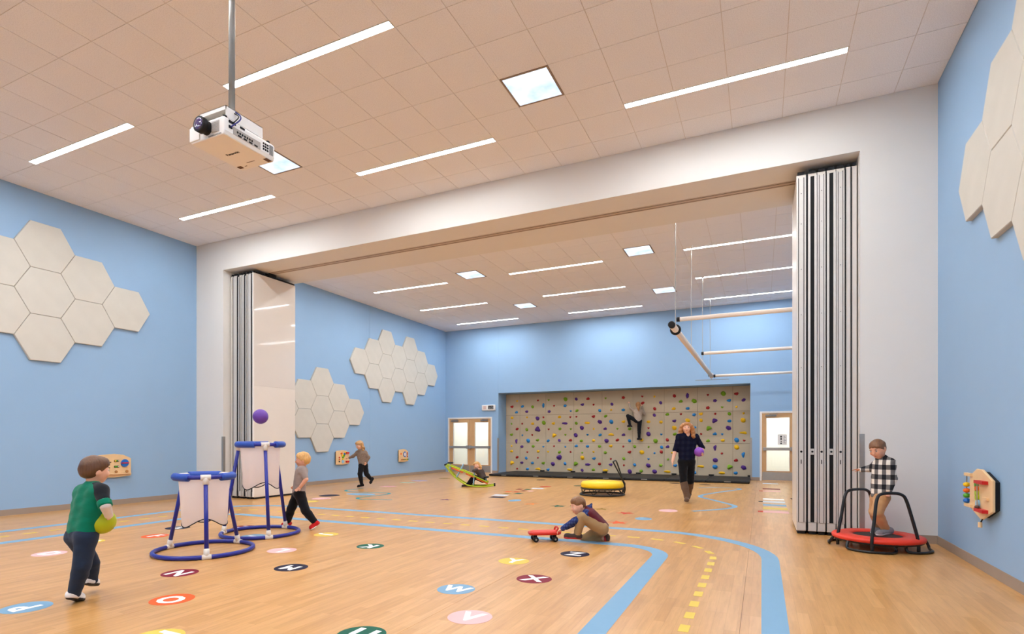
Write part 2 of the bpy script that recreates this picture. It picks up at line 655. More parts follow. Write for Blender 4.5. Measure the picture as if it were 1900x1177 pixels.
# back wall with the climbing recess and two door openings
wb = struct('wall_back')
RX0, RX1, RZ, RY = -8.93, -0.32, 3.005, YB + 0.75
D1 = (-11.10, -9.19, 2.12)
D2 = (-0.055, 0.965, 2.12)
a = MB().box(XL, YB, D1[2], RX0 - GAP, YB + 0.14, H + 0.1).box(XL, YB, 0, D1[0], YB + 0.14, D1[2]).box(D1[1], YB, 0, RX0 - GAP, YB + 0.14, D1[2])
a.build('wall_panel', M_BLUE, wb)
MB().box(RX0 - GAP, YB, 0, RX0, YB + 0.8, RZ).box(RX0 - 0.12, YB + 0.14, 0, RX0 - GAP, YB + 0.8, RZ + 0.1).build('recess_return', M_BLUE, wb)
MB().box(RX0 + GAP, YB, RZ, RX1 - GAP, YB + 0.14, H + 0.1).box(RX0, YB + 0.14, RZ, RX1, YB + 0.8, RZ + 0.1).build('wall_panel', M_BLUE, wb)
MB().box(RX1, YB, 0, RX1 + GAP, YB + 0.8, RZ).box(RX1 + GAP, YB + 0.14, 0, RX1 + 0.12, YB + 0.8, RZ + 0.1).build('recess_return', M_BLUE, wb)
a = MB().box(RX1 + GAP, YB, D2[2], XR, YB + 0.14, H + 0.1).box(RX1 + GAP, YB, 0, D2[0], YB + 0.14, D2[2]).box(D2[1], YB, 0, XR, YB + 0.14, D2[2])
a.build('wall_panel', M_BLUE, wb)
MB().box(RX0 - 0.1, YB + 0.8, 0, RX1 + 0.1, YB + 0.9, RZ + 0.1).build('recess_backing', M_WHITE, wb)
MB().box(RX0 - 0.06, YB + 0.006, RZ + 0.01, RX0 + 0.06, YB + 0.13, H).box(RX1 - 0.06, YB + 0.006, RZ + 0.01, RX1 + 0.06, YB + 0.13, H).build('joint_backer', M_BLUE, wb)

# corridors behind the two doors
wc = struct('wall_corridor')
for x0, x1 in ((-12.2, -9.06), (-0.19, XR)):
    y0, y1 = YB + 0.15, YB + 2.4
    m = MB().box(x0 - 0.1, y1, 0, x1 + 0.1, y1 + 0.1, 2.9).box(x0 - 0.1, y0, 0, x0, y1, 2.9).box(x1, y0 + 0.7, 0, x1 + 0.1, y1, 2.9)
    m.box(x0 - 0.1, y0, 2.9, x1 + 0.1, y1 + 0.1, 3.0)
    m.build('corridor_shell', mat('cream corridor paint', (240, 236, 222), 0.6, 0.3, var=0.01), wc)
    t = thing('corridor_light', 'square white ceiling light seen through the %s' % ('double doors' if x0 < -5 else 'single door'), 'ceiling light',
              ((x0 + x1) / 2 - (0.3 if x0 < -5 else 0), YB + 1.3, 2.9))
    MB().box(-0.5, -0.28, -0.012, 0.5, 0.28, -0.006).build('diffuser', M_LAMPC, t)
    MB().box(-0.54, -0.32, -0.006, 0.54, 0.32, 0.0).build('frame', M_PLASW, t)

# the divider: two piers and a deep white beam
OX0, OX1 = -10.37, 1.112
struct('wall_divider', MB().box(XL, YD, 0, OX0, YE, H + 0.1).box(OX1, YD, 0, XR, YE, H + 0.1).box(OX0, YD, ZS, OX1, YE, H + 0.1), M_WHITE)

# rubber base
bt, bh = 0.008, 0.1
struct('baseboard_left', MB().box(XL, YF, 0, XL + bt, YD, bh), M_BASE)
struct('baseboard_left_far', MB().box(XL, YE, 0, XL + bt, YB, bh), M_BASE)
struct('baseboard_right', MB().box(XR - bt, YF, 0, XR, YD, bh), M_BASE)
struct('baseboard_right_far', MB().box(XR - bt, YE, 0, XR, YB, bh), M_BASE)
struct('baseboard_front', MB().box(XL + bt, YF, 0, XR - bt, YF + bt, bh), M_BASE)
struct('baseboard_divider', MB().box(XL + bt, YD - bt, 0, OX0, YD, bh).box(OX1, YD - bt, 0, XR - bt, YD, bh)
       .box(XL + bt, YE, 0, OX0, YE + bt, bh).box(OX1, YE, 0, XR - bt, YE + bt, bh), M_BASE)
struct('baseboard_back', MB().box(D1[1], YB - bt, 0, RX0, YB, bh).box(RX1, YB - bt, 0, D2[0], YB, bh).box(D2[1], YB - bt, 0, XR - bt, YB, bh), M_BASE)

# steel corner guards
gw, gt = 0.05, 0.003


def guard(name, x, y, sx, z0=0.1, z1=1.32):
    m = MB().box(min(x, x - sx * gw), y - gt, z0, max(x, x - sx * gw), y, z1)
    m.box(min(x, x + sx * gt), y - gt, z0, max(x, x + sx * gt), y + gw, z1)
    return struct(name, m, M_STEEL)


guard('trim_1', OX0, YD, 1)
guard('trim_2', OX1, YD, -1)
guard('trim_3', RX0, YB, 1)
guard('trim_4', RX1, YB, -1)


# doors
def door(name, fr, leaves, kick):
    x0, x1, z1 = fr
    d = struct(name)
    y = YB
    f = MB().box(x0, y - 0.02, 0, x0 + 0.05, y + 0.15, z1).box(x1 - 0.05, y - 0.02, 0, x1, y + 0.15, z1).box(x0 + 0.05, y - 0.02, z1 - 0.05, x1 - 0.05, y + 0.15, z1)
    f.build('door_frame', M_FRAMEW, d, bevel=0.004)
    for (a, b, ga, gb, hinge) in leaves:
        gz0, gz1 = 0.30, 1.93
        ly0, ly1 = y + 0.01, y + 0.055
        m = MB().box(a, ly0, 0.008, ga, ly1, z1 - 0.056).box(gb, ly0, 0.008, b, ly1, z1 - 0.056)
        m.box(ga, ly0, 0.008, gb, ly1, gz0).box(ga, ly0, gz1, gb, ly1, z1 - 0.056)
        leaf = m.build('door_leaf', M_WOODD, d)
        st = MB().box(ga, ly0 - 0.006, gz0, ga + 0.014, ly1, gz1).box(gb - 0.014, ly0 - 0.006, gz0, gb, ly1, gz1)
        st.box(ga + 0.014, ly0 - 0.006, gz0, gb - 0.014, ly1, gz0 + 0.014).box(ga + 0.014, ly0 - 0.006, gz1 - 0.014, gb - 0.014, ly1, gz1)
        st.build('glazing_bead', M_FRAMEW, leaf)
        MB().box(ga + 0.014, y + 0.03, gz0 + 0.014, gb - 0.014, y + 0.036, gz1 - 0.014).build('glass_pane', M_GLASS, leaf)
        MB().box(a + 0.012, ly0 - 0.003, 0.02, b - 0.012, ly0, gz0 - 0.03).build('kick_plate', M_STEEL, leaf)
        pb = MB().box(a + 0.05, ly0 - 0.075, 0.93, b - 0.05, ly0 - 0.02, 1.02)
        e = b - 0.05 if hinge < 0 else a + 0.05
        pb.box(e - 0.07, ly0 - 0.085, 0.91, e + 0.02, ly0 - 0.002, 1.04)
        e2 = a + 0.05 if hinge < 0 else b - 0.05
        pb.box(e2 - 0.02, ly0 - 0.08, 0.925, e2 + 0.03, ly0 - 0.002, 1.025)
        pb.build('push_bar', M_STEEL, leaf, bevel=0.006)
        c0 = a + 0.1 if hinge < 0 else b - 0.42
        MB().box(c0, ly0 - 0.06, 1.965, c0 + 0.3, ly0 - 0.001, 2.02).box(c0 + 0.1, ly0 - 0.14, 2.025, c0 + 0.34, ly0 - 0.12, 2.04).box(
            c0 + 0.12, ly0 - 0.13, 2.02, c0 + 0.15, ly0 - 0.03, 2.032).build('door_closer', M_GREY, leaf, bevel=0.004)
    return d


door('door_1', D1, [(-11.045, -10.15, -10.88, -10.24, -1), (-10.14, -9.245, -9.93, -9.35, 1)], True)
door('door_2', D2, [(0.0, 0.91, 0.125, 0.76, -1)], True)
t = thing('paper_notice', 'white paper notice with black print on the single door glass', 'notice', (0.56, YB + 0.0285, 1.26))
MB().box(-0.124, -0.001, -0.16, 0.124, 0.0005, 0.16).build('sheet', M_PLASW, t)
pm = MB()
for k, (zz, ww, hh) in enumerate(((0.09, 0.045, 0.05), (0.02, 0.035, 0.06), (-0.06, 0.02, 0.05), (-0.12, 0.04, 0.04))):
    pm.box(-0.03 - ww / 2, -0.0018, zz - hh / 2, -0.03 + ww / 2, -0.001, zz + hh / 2)
for k in range(9):
    pm.box(0.035, -0.0018, 0.11 - k * 0.027, 0.06 + 0.02 * ((k * 7) % 3), -0.001, 0.117 - k * 0.027)
pm.build('printing', M_DARK, t)['kind'] = 'stuff'

# ================================================================ folding partition stacks in the divider opening
def partition(name, label, edges, face_right, y0=8.42, y1=9.58):
    """edges: (x0, x1, kind) of each folded leaf; kind m = male aluminium edge, f = black grooved edge, j = plain jamb leaf."""
    t = thing(name, label, 'partition')
    for x0, x1, k in edges:
        pm = MB().box(x0, y0 + 0.03, 0.04, x1, y1, 4.76)
        p = pm.build('folded_panel', M_LAM2, t)
        w = x1 - x0
        xm = (x0 + x1) / 2
        if k == 'm':
            MB().box(x0, y0 + 0.004, 0.16, x0 + w * 0.18, y0 + 0.03, 4.72).box(x1 - w * 0.18, y0 + 0.004, 0.16, x1, y0 + 0.03, 4.72).box(
                x0 + w * 0.26, y0 - 0.006, 0.16, x1 - w * 0.26, y0 + 0.03, 4.70).build('edge_profile', M_ALU, p)
            MB().box(x0 + w * 0.18, y0 + 0.02, 0.1, x0 + w * 0.26, y0 + 0.03, 4.72).box(x1 - w * 0.26, y0 + 0.02, 0.1, x1 - w * 0.18, y0 + 0.03, 4.72).build('gasket', M_BLACK, p)
            lk = MB().lathe([(0.014, 0), (0.014, 0.003)], 14, (xm, y0 - 0.006, 1.09), (0, -1, 0))
            lk.box(xm - 0.005, y0 - 0.009, 0.93, xm + 0.004, y0 - 0.006, 0.985)
            lk.build('lock', M_BLACK, p)
            sc = MB()
            for z in (2.2, 2.9, 3.5, 4.1, 4.5):
                sc.lathe([(0.005, 0), (0.005, 0.002)], 8, (xm, y0 - 0.006, z), (0, -1, 0))
            sc.build('screw', M_BLACK, p)['kind'] = 'stuff'
        elif k == 'f':
            MB().box(x0, y0 + 0.0, 0.16, x0 + w * 0.27, y0 + 0.03, 4.72).box(x1 - w * 0.27, y0 + 0.0, 0.16, x1, y0 + 0.03, 4.72).build('edge_profile', M_ALU, p)
            MB().box(x0 + w * 0.27, y0 + 0.026, 0.16, x1 - w * 0.27, y0 + 0.03, 4.72).build('gasket', M_BLACK, p)
            MB().box(x0 + w * 0.3, y0 + 0.012, 1.05, x1 - w * 0.3, y0 + 0.026, 1.13).build('lock_plate', M_ALU, p)
            MB().lathe([(0.013, 0), (0.013, 0.003)], 14, (xm, y0 + 0.012, 1.09), (0, -1, 0)).build('lock', M_BLACK, p)
        else:
            MB().box(x0 + 0.004, y0 + 0.012, 0.08, x1 - 0.004, y0 + 0.03, 4.74).build('edge_profile', M_ALU, p)
        MB().box(x0 + 0.004, y0 + 0.002, 0.05, x1 - 0.004, y0 + 0.03, 0.155).build('bottom_cap', M_ALU, p)
        MB().box(x0 + 0.01, y0 + 0.03, 0.004, x1 - 0.01, y1 - 0.01, 0.04).build('bottom_seal', M_BLACK, p)
        MB().box(x0 + 0.012, y0 + 0.02, 4.76, x1 - 0.012, y1 - 0.01, 4.80).build('top_seal', M_BLACK, p)
        MB().box(xm - 0.008, 8.85, 4.80, xm + 0.008, 9.05, 4.866).build('hanger', M_BLACK, p)
    for (a0, a1, _), (b0, b1, _) in zip(edges[:-1], edges[1:]):
        if b0 - a1 > 0.006:
            MB().box(a1 + 0.001, y0 + 0.016, 0.05, b0 - 0.001, y1 - 0.05, 4.75).build('gap_shade_strip', M_BLACK, t)  # black filler standing in for the shade between the leaves
    return t


rs = partition('folding_partition', 'stack of folded partition leaves with silver edges, beside the boy on the red trampoline',
               [(0.417, 0.527, 'm'), (0.551, 0.651, 'f'), (0.659, 0.751, 'm'), (0.766, 0.866, 'f'), (0.872, 0.962, 'm'), (0.979, 1.03, 'j'), (1.044, 1.098, 'j')], False)
ls = partition('folding_partition', 'stack of folded partition leaves with a white writable face, behind the two blue goals',
               [(-10.31, -10.255, 'j'), (-10.24, -10.13, 'j'), (-10.075, -9.982, 'f'), (-9.972, -9.919, 'j'), (-9.866, -9.803, 'f'), (-9.795, -9.708, 'j'), (-9.672, -9.622, 'j')], True)
x = -9.622
MB().box(x, 8.43, 0.06, x + 0.006, 9.575, 2.385).build('lower_face', M_LAM2, ls)
MB().box(x, 8.43, 2.395, x + 0.006, 9.575, 4.755).build('upper_face', M_LAM, ls)
MB().box(x - 0.01, 8.40, 0.05, x + 0.008, 8.43, 4.755).build('edge_trim', M_PLASW, ls)
# ceiling track of the partition
t = thing('partition_track', 'twin dark slot track along the underside of the white beam', 'track')
MB().box(OX0, 8.845, ZS - 0.006, OX1, 8.865, ZS).box(OX0, 8.885, ZS - 0.006, OX1, 8.945, ZS).box(OX0, 8.965, ZS - 0.006, OX1, 8.985, ZS).build('channel', mat('beige track', (196, 178, 160), 0.5), t)
MB().box(OX0, 8.865, ZS - 0.002, OX1, 8.885, ZS).box(OX0, 8.945, ZS - 0.002, OX1, 8.965, ZS).build('slot', M_DARK, t)

# ================================================================ hexagon panel clusters
HR = 0.4555
HV = HR * math.sqrt(3) / 2


def hex_cluster(name, label, wall_x, into, centres):
    t = thing(name, label, 'acoustic panels')
    th = 0.05
    cache = None
    for k, (y, z) in enumerate(centres):
        if cache is None:
            r0, r1 = HR - 0.0035, HR - 0.010
            vs, fs = [], []
            for rr, d in ((r0, 0.0), (r0, th - 0.006), (r1, th)):
                for i in range(6):
                    a = PI / 3 * i
                    vs.append((into * d, rr * math.cos(a), rr * math.sin(a)))
            for j in range(2):
                for i in range(6):
                    l = (i + 1) % 6
                    fs.append((j * 6 + i, j * 6 + l, (j + 1) * 6 + l, (j + 1) * 6 + i))
            fs.append(tuple(range(12, 18)))
            fs.append(tuple(range(5, -1, -1)))
            mb = MB()
            mb.v, mb.f = vs, (fs if into > 0 else [f[::-1] for f in fs])
            cache = mb.mesh('hexagon_panel')
            cache.materials.append(M_HEX)
        o = link('hexagon_panel', cache, t)
        o.location = (wall_x, y, z)
    return t


def nine(y, z, dy):
    c = []
    for k, n in enumerate((1, 2, 3, 2, 1)):
        for i in range(n):
            c.append((y + (k - 2) * 1.5 * HR, z + (i - (n - 1) / 2) * 2 * HV))
    return c


hex_cluster('hexagon_panel_cluster', 'large cluster of white hexagon panels on the near blue wall, above the boy with ball', XL, 1, nine(5.405, 3.785, 1))
hex_cluster('hexagon_panel_cluster', 'lower far cluster of white hexagon panels, beside the folded white partition', XL, 1, nine(12.145, 2.095, 1))
c14 = []
for k, n in enumerate((1, 2, 3, 2, 3, 2, 1)):
    for i in range(n):
        c14.append((13.78 + k * 1.5 * HR, 3.675 + (i - (n - 1) / 2) * 2 * HV))
hex_cluster('hexagon_panel_cluster', 'upper far cluster of fourteen white hexagon panels near the room corner', XL, 1, c14)
hex_cluster('hexagon_panel_cluster', 'cluster of white hexagon panels cut by the right frame edge', XR, -1, nine(5.50, 3.825, 1))

# ================================================================ climbing wall
HOLDS = """Ys-8.46,2.74 Rs-7.61,2.74 Gs-7.18,2.74 GL-6.52,2.75 Pm-6.11,2.74 Rm-5.67,2.74 Gs-5.03,2.74 Rm-4.40,2.74 Rm-8.67,2.52 Bm-8.24,2.53 Gm-7.82,2.50
Bt-7.39,2.54 Rs-6.97,2.52 Bm-6.54,2.51 Pm-5.88,2.53 Rs-5.47,2.52 Pm-4.80,2.52 Bm-8.48,2.31 Pm-8.06,2.33 Pm-7.16,2.31 Bs-6.32,2.31 Gm-6.09,2.32
Bm-5.24,2.30 Ys-4.83,2.32 Bm-4.40,2.31 Ym-8.67,2.10 Ys-8.05,2.11 PL-7.62,2.06 Rs-7.39,2.10 Ym-6.75,2.10 Rs-6.34,2.09 Rs-6.11,2.10 Rm-5.47,2.09
Gm-5.03,2.10 Gs-8.69,1.87 Rs-8.25,1.87 Ym-7.82,1.87 GL-7.38,1.89 Ym-6.99,1.86 Pw-6.55,1.86 Gm-6.11,1.86 Yw-5.70,1.87 PL-5.24,1.90 BL-4.83,1.89
Ym-4.39,1.89 Rm-8.46,1.67 Gm-8.06,1.64 PX-7.62,1.65 Rs-7.18,1.65 Gm-6.74,1.66 Gs-6.32,1.65 PL-5.90,1.69 Ys-5.46,1.65 Pm-5.04,1.65 Gs-4.61,1.65
Gm-4.18,1.64 Gm-8.69,1.45 Bs-8.24,1.43 Rs-7.84,1.44 YL-6.96,1.42 Gs-6.53,1.44 PL-6.14,1.42 Bs-5.69,1.44 Bm-5.23,1.43 Yw-4.83,1.44 Pm-4.39,1.43
Pt-8.49,1.21 BL-8.01,1.22 Gm-7.62,1.24 Bm-7.20,1.22 Pm-6.76,1.23 Rm-6.33,1.24 Gm-5.92,1.22 Ym-5.47,1.23 PL-5.00,1.22 Rm-4.61,1.25 Bm-4.18,1.22
Ys-8.69,1.02 Pm-8.26,1.00 Gm-7.80,1.01 Bs-7.39,1.00 Rs-6.97,1.02 Bs-6.53,1.00 Bm-6.11,1.03 Bm-5.69,1.02 Gm-5.25,1.02 Ym-4.84,1.03 Rs-4.40,1.02
Gm-4.00,1.02 Ym-8.69,0.82 Rs-8.04,0.79 Ym-7.60,0.82 Ys-7.20,0.81 Gm-6.76,0.80 Rs-6.33,0.81 Gs-5.89,0.79 Ys-5.47,0.82 Gm-5.04,0.80 Rm-4.18,0.82
Rm-8.46,0.59 Bm-8.08,0.56 Rs-7.61,0.58 PX-6.76,0.60 YL-5.89,0.60 Bm-5.45,0.58 Rs-4.84,0.58 Gm-4.38,0.59 YL-8.67,0.37 Pm-8.26,0.39 Bm-7.83,0.38
Gm-7.39,0.38 PL-7.01,0.36 Bm-6.54,0.38 GL-6.13,0.38 Pw-5.69,0.37 Rm-5.25,0.39 Pm-4.84,0.37 Rs-4.38,0.36 Bm-4.00,0.38 Rs-8.46,0.15 Bm-8.03,0.15
Yw-7.60,0.16 Bm-7.20,0.14 Yw-6.36,0.16 Pm-5.89,0.15 Gm-5.47,0.18 Yw-5.04,0.17 PL-4.18,0.14 Rs-3.74,2.76 Ys-3.33,2.74 Rm-2.67,2.74 Pt-2.25,2.73
Rs-1.61,2.74 GL-1.14,2.76 Rm-0.74,2.74 Rm-3.73,2.53 Pm-3.12,2.52 Gm-2.46,2.55 GL-2.04,2.55 Pm-1.39,2.54 Bm-0.96,2.53 Pm-0.53,2.54 Rm-3.32,2.32
Ym-2.69,2.31 Bm-2.24,2.31 Rm-1.61,2.31 Gs-1.17,2.32 Ys-0.74,2.32 Pm-3.33,2.10 Gm-2.90,2.12 Rs-2.46,2.12 Bm-2.04,2.09 Ym-1.82,2.11 Rs-1.38,2.11
Gm-0.95,2.10 Ys-0.53,2.11 Ym-3.53,1.88 Ym-3.11,1.86 Pm-2.67,1.89 YL-2.24,1.90 Ym-1.82,1.90 PL-1.40,1.88 Bm-0.95,1.87 YL-0.55,1.88 Rs-3.53,1.66
YL-2.67,1.66 Bs-2.00,1.67 GL-1.58,1.63 PL-0.98,1.64 PL-3.54,1.45 Bs-3.10,1.44 Gm-2.66,1.45 Rs-1.82,1.45 Bm-1.39,1.45 Bs-1.17,1.44 Yw-0.53,1.48
Ym-3.76,1.24 GL-3.29,1.22 Rm-2.90,1.25 Gm-1.60,1.22 Ym-1.15,1.24 BL-0.74,1.24 Rs-0.51,1.23 Gs-3.53,1.01 Bm-3.09,1.00 Pm-2.89,1.02 Pt-1.39,1.00
YL-0.74,1.01 YL-3.76,0.82 Bs-3.33,0.80 Rm-3.10,0.84 Rs-1.18,0.81 Bt-0.54,0.78 Ys-2.75,0.82 Bs-3.53,0.59 Gs-2.88,0.59 PL-1.38,0.58 Rm-0.75,0.59
PL-3.54,0.37 Gm-3.12,0.38 Bm-2.64,0.38 Yw-1.83,0.37 BL-1.39,0.36 GL-0.94,0.37 PL-0.53,0.36 Gm-3.78,0.17 PL-3.33,0.16 Yw-2.90,0.17 Bm-2.02,0.16
Yw-1.18,0.17 Bm-0.76,0.18"""
cw = thing('climbing_wall', 'tan climbing wall with many coloured holds in the blue recess', 'climbing wall')
M_CLIMB = mat('tan climbing panel', (193, 177, 151), 0.75, 0.2, var=0.04, vscale=4, bump=0.15, bscale=120)
px = [RX0 + 0.004, -8.34, -7.29, -6.21, -5.16, -4.07, -3.01, -1.93, -0.85, RX1 - 0.004]
pz = [0.03, 1.13, 2.19, RZ - 0.004]
CY = YB + 0.69
MB().box(RX0 + 0.002, CY + 0.024, 0.02, RX1 - 0.002, CY + 0.1, RZ - 0.002).build('backing_board', mat('dark backing', (92, 78, 62), 0.8), cw)
for i in range(len(px) - 1):
    for j in range(3):
        MB().box(px[i] + 0.003, CY, pz[j] + 0.003, px[i + 1] - 0.003, CY + 0.024, pz[j + 1] - 0.003).build('wall_panel', M_CLIMB, cw, bevel=0.003)
HC = {'R': ((168, 30, 30), 'red'), 'B': ((40, 130, 196), 'blue'), 'G': ((122, 164, 24), 'green'), 'Y': ((240, 186, 16), 'yellow'), 'P': ((84, 44, 128), 'purple')}
HS = {'s': (0.038, 0.034), 'm': (0.062, 0.052), 'L': (0.082, 0.074), 'X': (0.105, 0.095), 'w': (0.105, 0.046), 't': (0.05, 0.09)}
hold_cache = {}


def hold_mesh(col, size, var):
    key = (col, size, var)
    if key in hold_cache:
        return hold_cache[key]
    rnd = random.Random(var * 31 + ord(size))
    rx, rz = HS[size]
    n, m = 12, 5
    amp = [rnd.uniform(0.0, 0.22) for _ in range(4)]
    ph = [rnd.uniform(0, 2 * PI) for _ in range(4)]
    lob = rnd.choice((2, 3, 3, 5))
    vs, fs = [], []
    for i in range(m):
        q = i / m
        rr = math.cos(q * PI / 2) ** 0.6
        for k in range(n):
            a = 2 * PI * k / n
            f = 1 + amp[0] * math.cos(lob * a + ph[0]) + 0.6 * amp[1] * math.cos(2 * a + ph[1]) + 0.5 * amp[2] * math.sin(a + ph[2])
            vs.append((rx * rr * f * math.cos(a), -q * min(rx, rz) * (0.9 + 0.35 * amp[3] * math.cos(a + ph[3]) / 0.22), rz * rr * f * math.sin(a) + 0.15 * q * rz))
    vs.append((0, -min(rx, rz) * 0.95, 0.15 * rz))
    for i in range(m - 1):
        for k in range(n):
            l = (k + 1) % n
            fs.append((i * n + k, i * n + l, (i + 1) * n + l, (i + 1) * n + k))
    for k in range(n):
        fs.append(((m - 1) * n + k, (m - 1) * n + (k + 1) % n, m * n))
    mb = MB()
    mb.v, mb.f = vs, fs
    me = mb.mesh('hold', True)
    me.materials.append(mat(HC[col][1] + ' climbing resin', HC[col][0], 0.55, 0.35, var=0.12, vscale=20, bump=0.2, bscale=120))
    hold_cache[key] = me
    return me


for k, s in enumerate(HOLDS.split()):
    hx, hz = s[2:].split(',')
    o = link('hold', hold_mesh(s[0], s[1], (k * 7) % 6), cw)
    o.location = (float(hx), CY + 0.001, float(hz))
    o['label'] = HC[s[0]][1] + ' climbing hold'
# padded mat in front of it
t = thing('safety_mat', 'long black padded mat along the foot of the climbing wall', 'mat')
mx = [-8.55, -7.40, -6.21, -5.03, -3.85, -2.66, -1.48, -0.31]
for i in range(len(mx) - 1):
    q = MB().box(mx[i] + 0.004, 17.42, 0.002, mx[i + 1] - 0.004, CY - 0.02, 0.075).build('mat_section', M_VINYLB, t, bevel=0.02)
    MB().box(mx[i + 1] - 0.10, CY - 0.06, 0.07, mx[i + 1] + 0.06, CY - 0.005, 0.12).build('hook_strap', M_BLACK, q)
    MB().box((mx[i] + mx[i + 1]) / 2 - 0.09, 17.413, 0.03, (mx[i] + mx[i + 1]) / 2 + 0.09, 17.419, 0.055).build('pull_handle', M_GREY, q)

# ================================================================ box on the back wall over the double doors
t = thing('wall_intercom_clock', 'white wall box with speaker and dark display above the double doors', 'wall clock', (-9.315, YB, 2.47))
MB().box(-0.28, -0.075, -0.105, 0.28, -0.001, 0.105).build('case', M_PLASW, t, bevel=0.02)
MB().box(-0.0, -0.079, -0.062, 0.215, -0.075, 0.072).build('display', M_DARK, t)
g = MB()
for k in range(6):
    g.box(-0.21, -0.079, -0.06 + k * 0.022, -0.09, -0.075, -0.05 + k * 0.022)
g.build('speaker_grille', mat('salmon grille', (206, 150, 134), 0.6), t)
g = MB()
for k, xx in enumerate((0.03, 0.07, 0.125, 0.165)):
    g.box(xx, -0.0802, 0.028, xx + 0.024, -0.079, 0.036).box(xx, -0.0802, -0.045, xx + 0.024, -0.079, -0.037).box(xx + 0.02, -0.0802, -0.04, xx + 0.026, -0.079, 0.03)
g.build('digit_bars', M_PLASW, t)['kind'] = 'stuff'

# ================================================================ suspended pipe rig, far room
t = thing('suspended_pipe_rig', 'white pipe frame hung on cables from the far ceiling', 'pipe rig', (0, 0, 0))
RZ0, RXA = 3.22, -1.395
MB().tube([(RXA, 9.98, RZ0), (RXA, 18.36, RZ0)], 0.057, 16).build('main_pipe', M_PIPEW, t, True)
MB().tube([(1.45, 9.98, RZ0), (1.45, 18.36, RZ0)], 0.057, 16).build('main_pipe', M_PIPEW, t, True)
for xx in (RXA, 1.45):
    MB().lathe([(0.059, 0), (0.059, 0.07), (0.05, 0.08)], 16, (xx, 10.0, RZ0), (0, -1, 0)).build('end_cap', M_BLACK, t)
    MB().lathe([(0.059, 0), (0.095, 0), (0.095, 0.035), (0.059, 0.035)], 18, (xx, 10.42, RZ0), (0, 1, 0)).build('collar', M_BLACK, t, True)
    for yy in (10.42, 12.9, 15.5, 17.85):
        MB().tube([(xx, yy, RZ0 + 0.05), (xx, yy, H + 0.02)], 0.007, 6).build('hanging_cable', M_STEEL, t)
        MB().lathe([(0.035, 0), (0.035, 0.006), (0.012, 0.03)], 12, (xx, yy, H), (0, 0, -1)).build('ceiling_plate', M_PLASW, t)
for yy, zz, xa in ((10.12, 3.335, -1.30), (14.2, 3.315, -1.27), (18.36, 3.215, -1.30)):
    q = MB().tube([(xa, yy, zz), (1.55, yy, zz)], 0.038, 14).build('cross_pipe', M_PIPEW, t, True)
    MB().lathe([(0.040, 0), (0.040, 0.05), (0.034, 0.056)], 14, (xa + 0.02, yy, zz), (-1, 0, 0)).build('end_cap', M_BLACK, q)
MB().lathe([(0.02, -0.06), (0.075, -0.05), (0.075, 0.05), (0.02, 0.06)], 14, (RXA, 18.36, RZ0), (1, 0, 0)).build('corner_fitting', M_PIPEW, t)
MB().box(RXA - 0.09, 18.30, RZ0 - 0.02, RXA - 0.075, 18.42, RZ0 + 0.05).box(RXA + 0.075, 18.30, RZ0 - 0.07, RXA + 0.09, 18.42, RZ0 + 0.03).build('clamp', M_BLACK, t)
MB().tube([(RXA - 0.47, 18.36, RZ0 - 0.12), (RXA + 0.5, 18.36, RZ0 - 0.12)], 0.009, 6).box(RXA - 0.008, 18.352, RZ0 - 0.12, RXA + 0.008, 18.368, RZ0 - 0.03).build('spreader_bar', M_GREY, t)

# ================================================================ projector on its pole
t = thing('projector', 'white projector hanging from the ceiling on a grey pole', 'projector', (-3.76, 3.10, 3.50))
b = MB()
b.prism([(-0.19 + 0.012, 0), (0.19 - 0.012, 0), (0.19, 0.03), (0.19, 0.115), (0.178, 0.135), (-0.178, 0.135), (-0.19, 0.115), (-0.19, 0.03)],
        (0, -0.235, 0), (1, 0, 0), (0, 0, 1), (0, 0.47, 0))
body = b.build('body', M_PLASW, t, bevel=0.008)
MB().lathe([(0.05, 0), (0.05, 0.016), (0.046, 0.02), (0.046, 0.03), (0.058, 0.04), (0.058, 0.078), (0.052, 0.08)], 24, (0.01, -0.235, 0.075), (0, -1, 0)).build('lens_barrel', M_BLACK, t, True)
mgl = mat('violet lens glass', (70, 56, 110), 0.05, 0.8, var=0.1, coat=1.0)
MB().lathe([(0.050, 0), (0.034, 0.006), (0.014, 0.009), (0.001, 0.0095)], 20, (0.01, -0.3135, 0.075), (0, -1, 0)).build('lens_glass', mgl, t, True)
MB().box(-0.185, -0.243, 0.012, -0.075, -0.235, 0.115).build('front_cover', M_PLASW, t, bevel=0.004)
gm = MB().box(0.055, -0.240, 0.03, 0.135, -0.235, 0.112)
for k in range(7):
    gm.box(0.06, -0.243, 0.036 + k * 0.0105, 0.13, -0.240, 0.041 + k * 0.0105)
gm.build('air_grille', mat('grey grille', (186, 182, 178), 0.6), t)
vm = MB()
for k in range(10):
    vm.box(0.02 + k * 0.014, -0.237, 0.006, 0.028 + k * 0.014, -0.2345, 0.016)
vm.build('vent_slot', M_GREY, t)['kind'] = 'stuff'
pm = MB().box(0.19, -0.16, 0.03, 0.193, 0.09, 0.085)
pm.build('port_panel', mat('port plate', (176, 168, 160), 0.5), t)
pm = MB()
for k in range(7):
    pm.box(0.193, -0.13 + k * 0.022, 0.052, 0.196, -0.118 + k * 0.022, 0.066)
for k in range(4):
    pm.box(0.193, -0.12 + k * 0.05, 0.034, 0.196, -0.09 + k * 0.05, 0.044)
pm.box(0.19, -0.2, 0.10, 0.195, -0.14, 0.118).box(0.19, -0.10, 0.105, 0.195, -0.06, 0.118).box(0.19, -0.2, 0.06, 0.195, -0.17, 0.08)
for i in range(3):
    for j in range(3):
        pm.box(0.19, 0.115 + i * 0.02, 0.045 + j * 0.022, 0.195, 0.127 + i * 0.02, 0.058 + j * 0.022)
pm.build('port', M_DARK, t)['kind'] = 'stuff'
pm = MB()
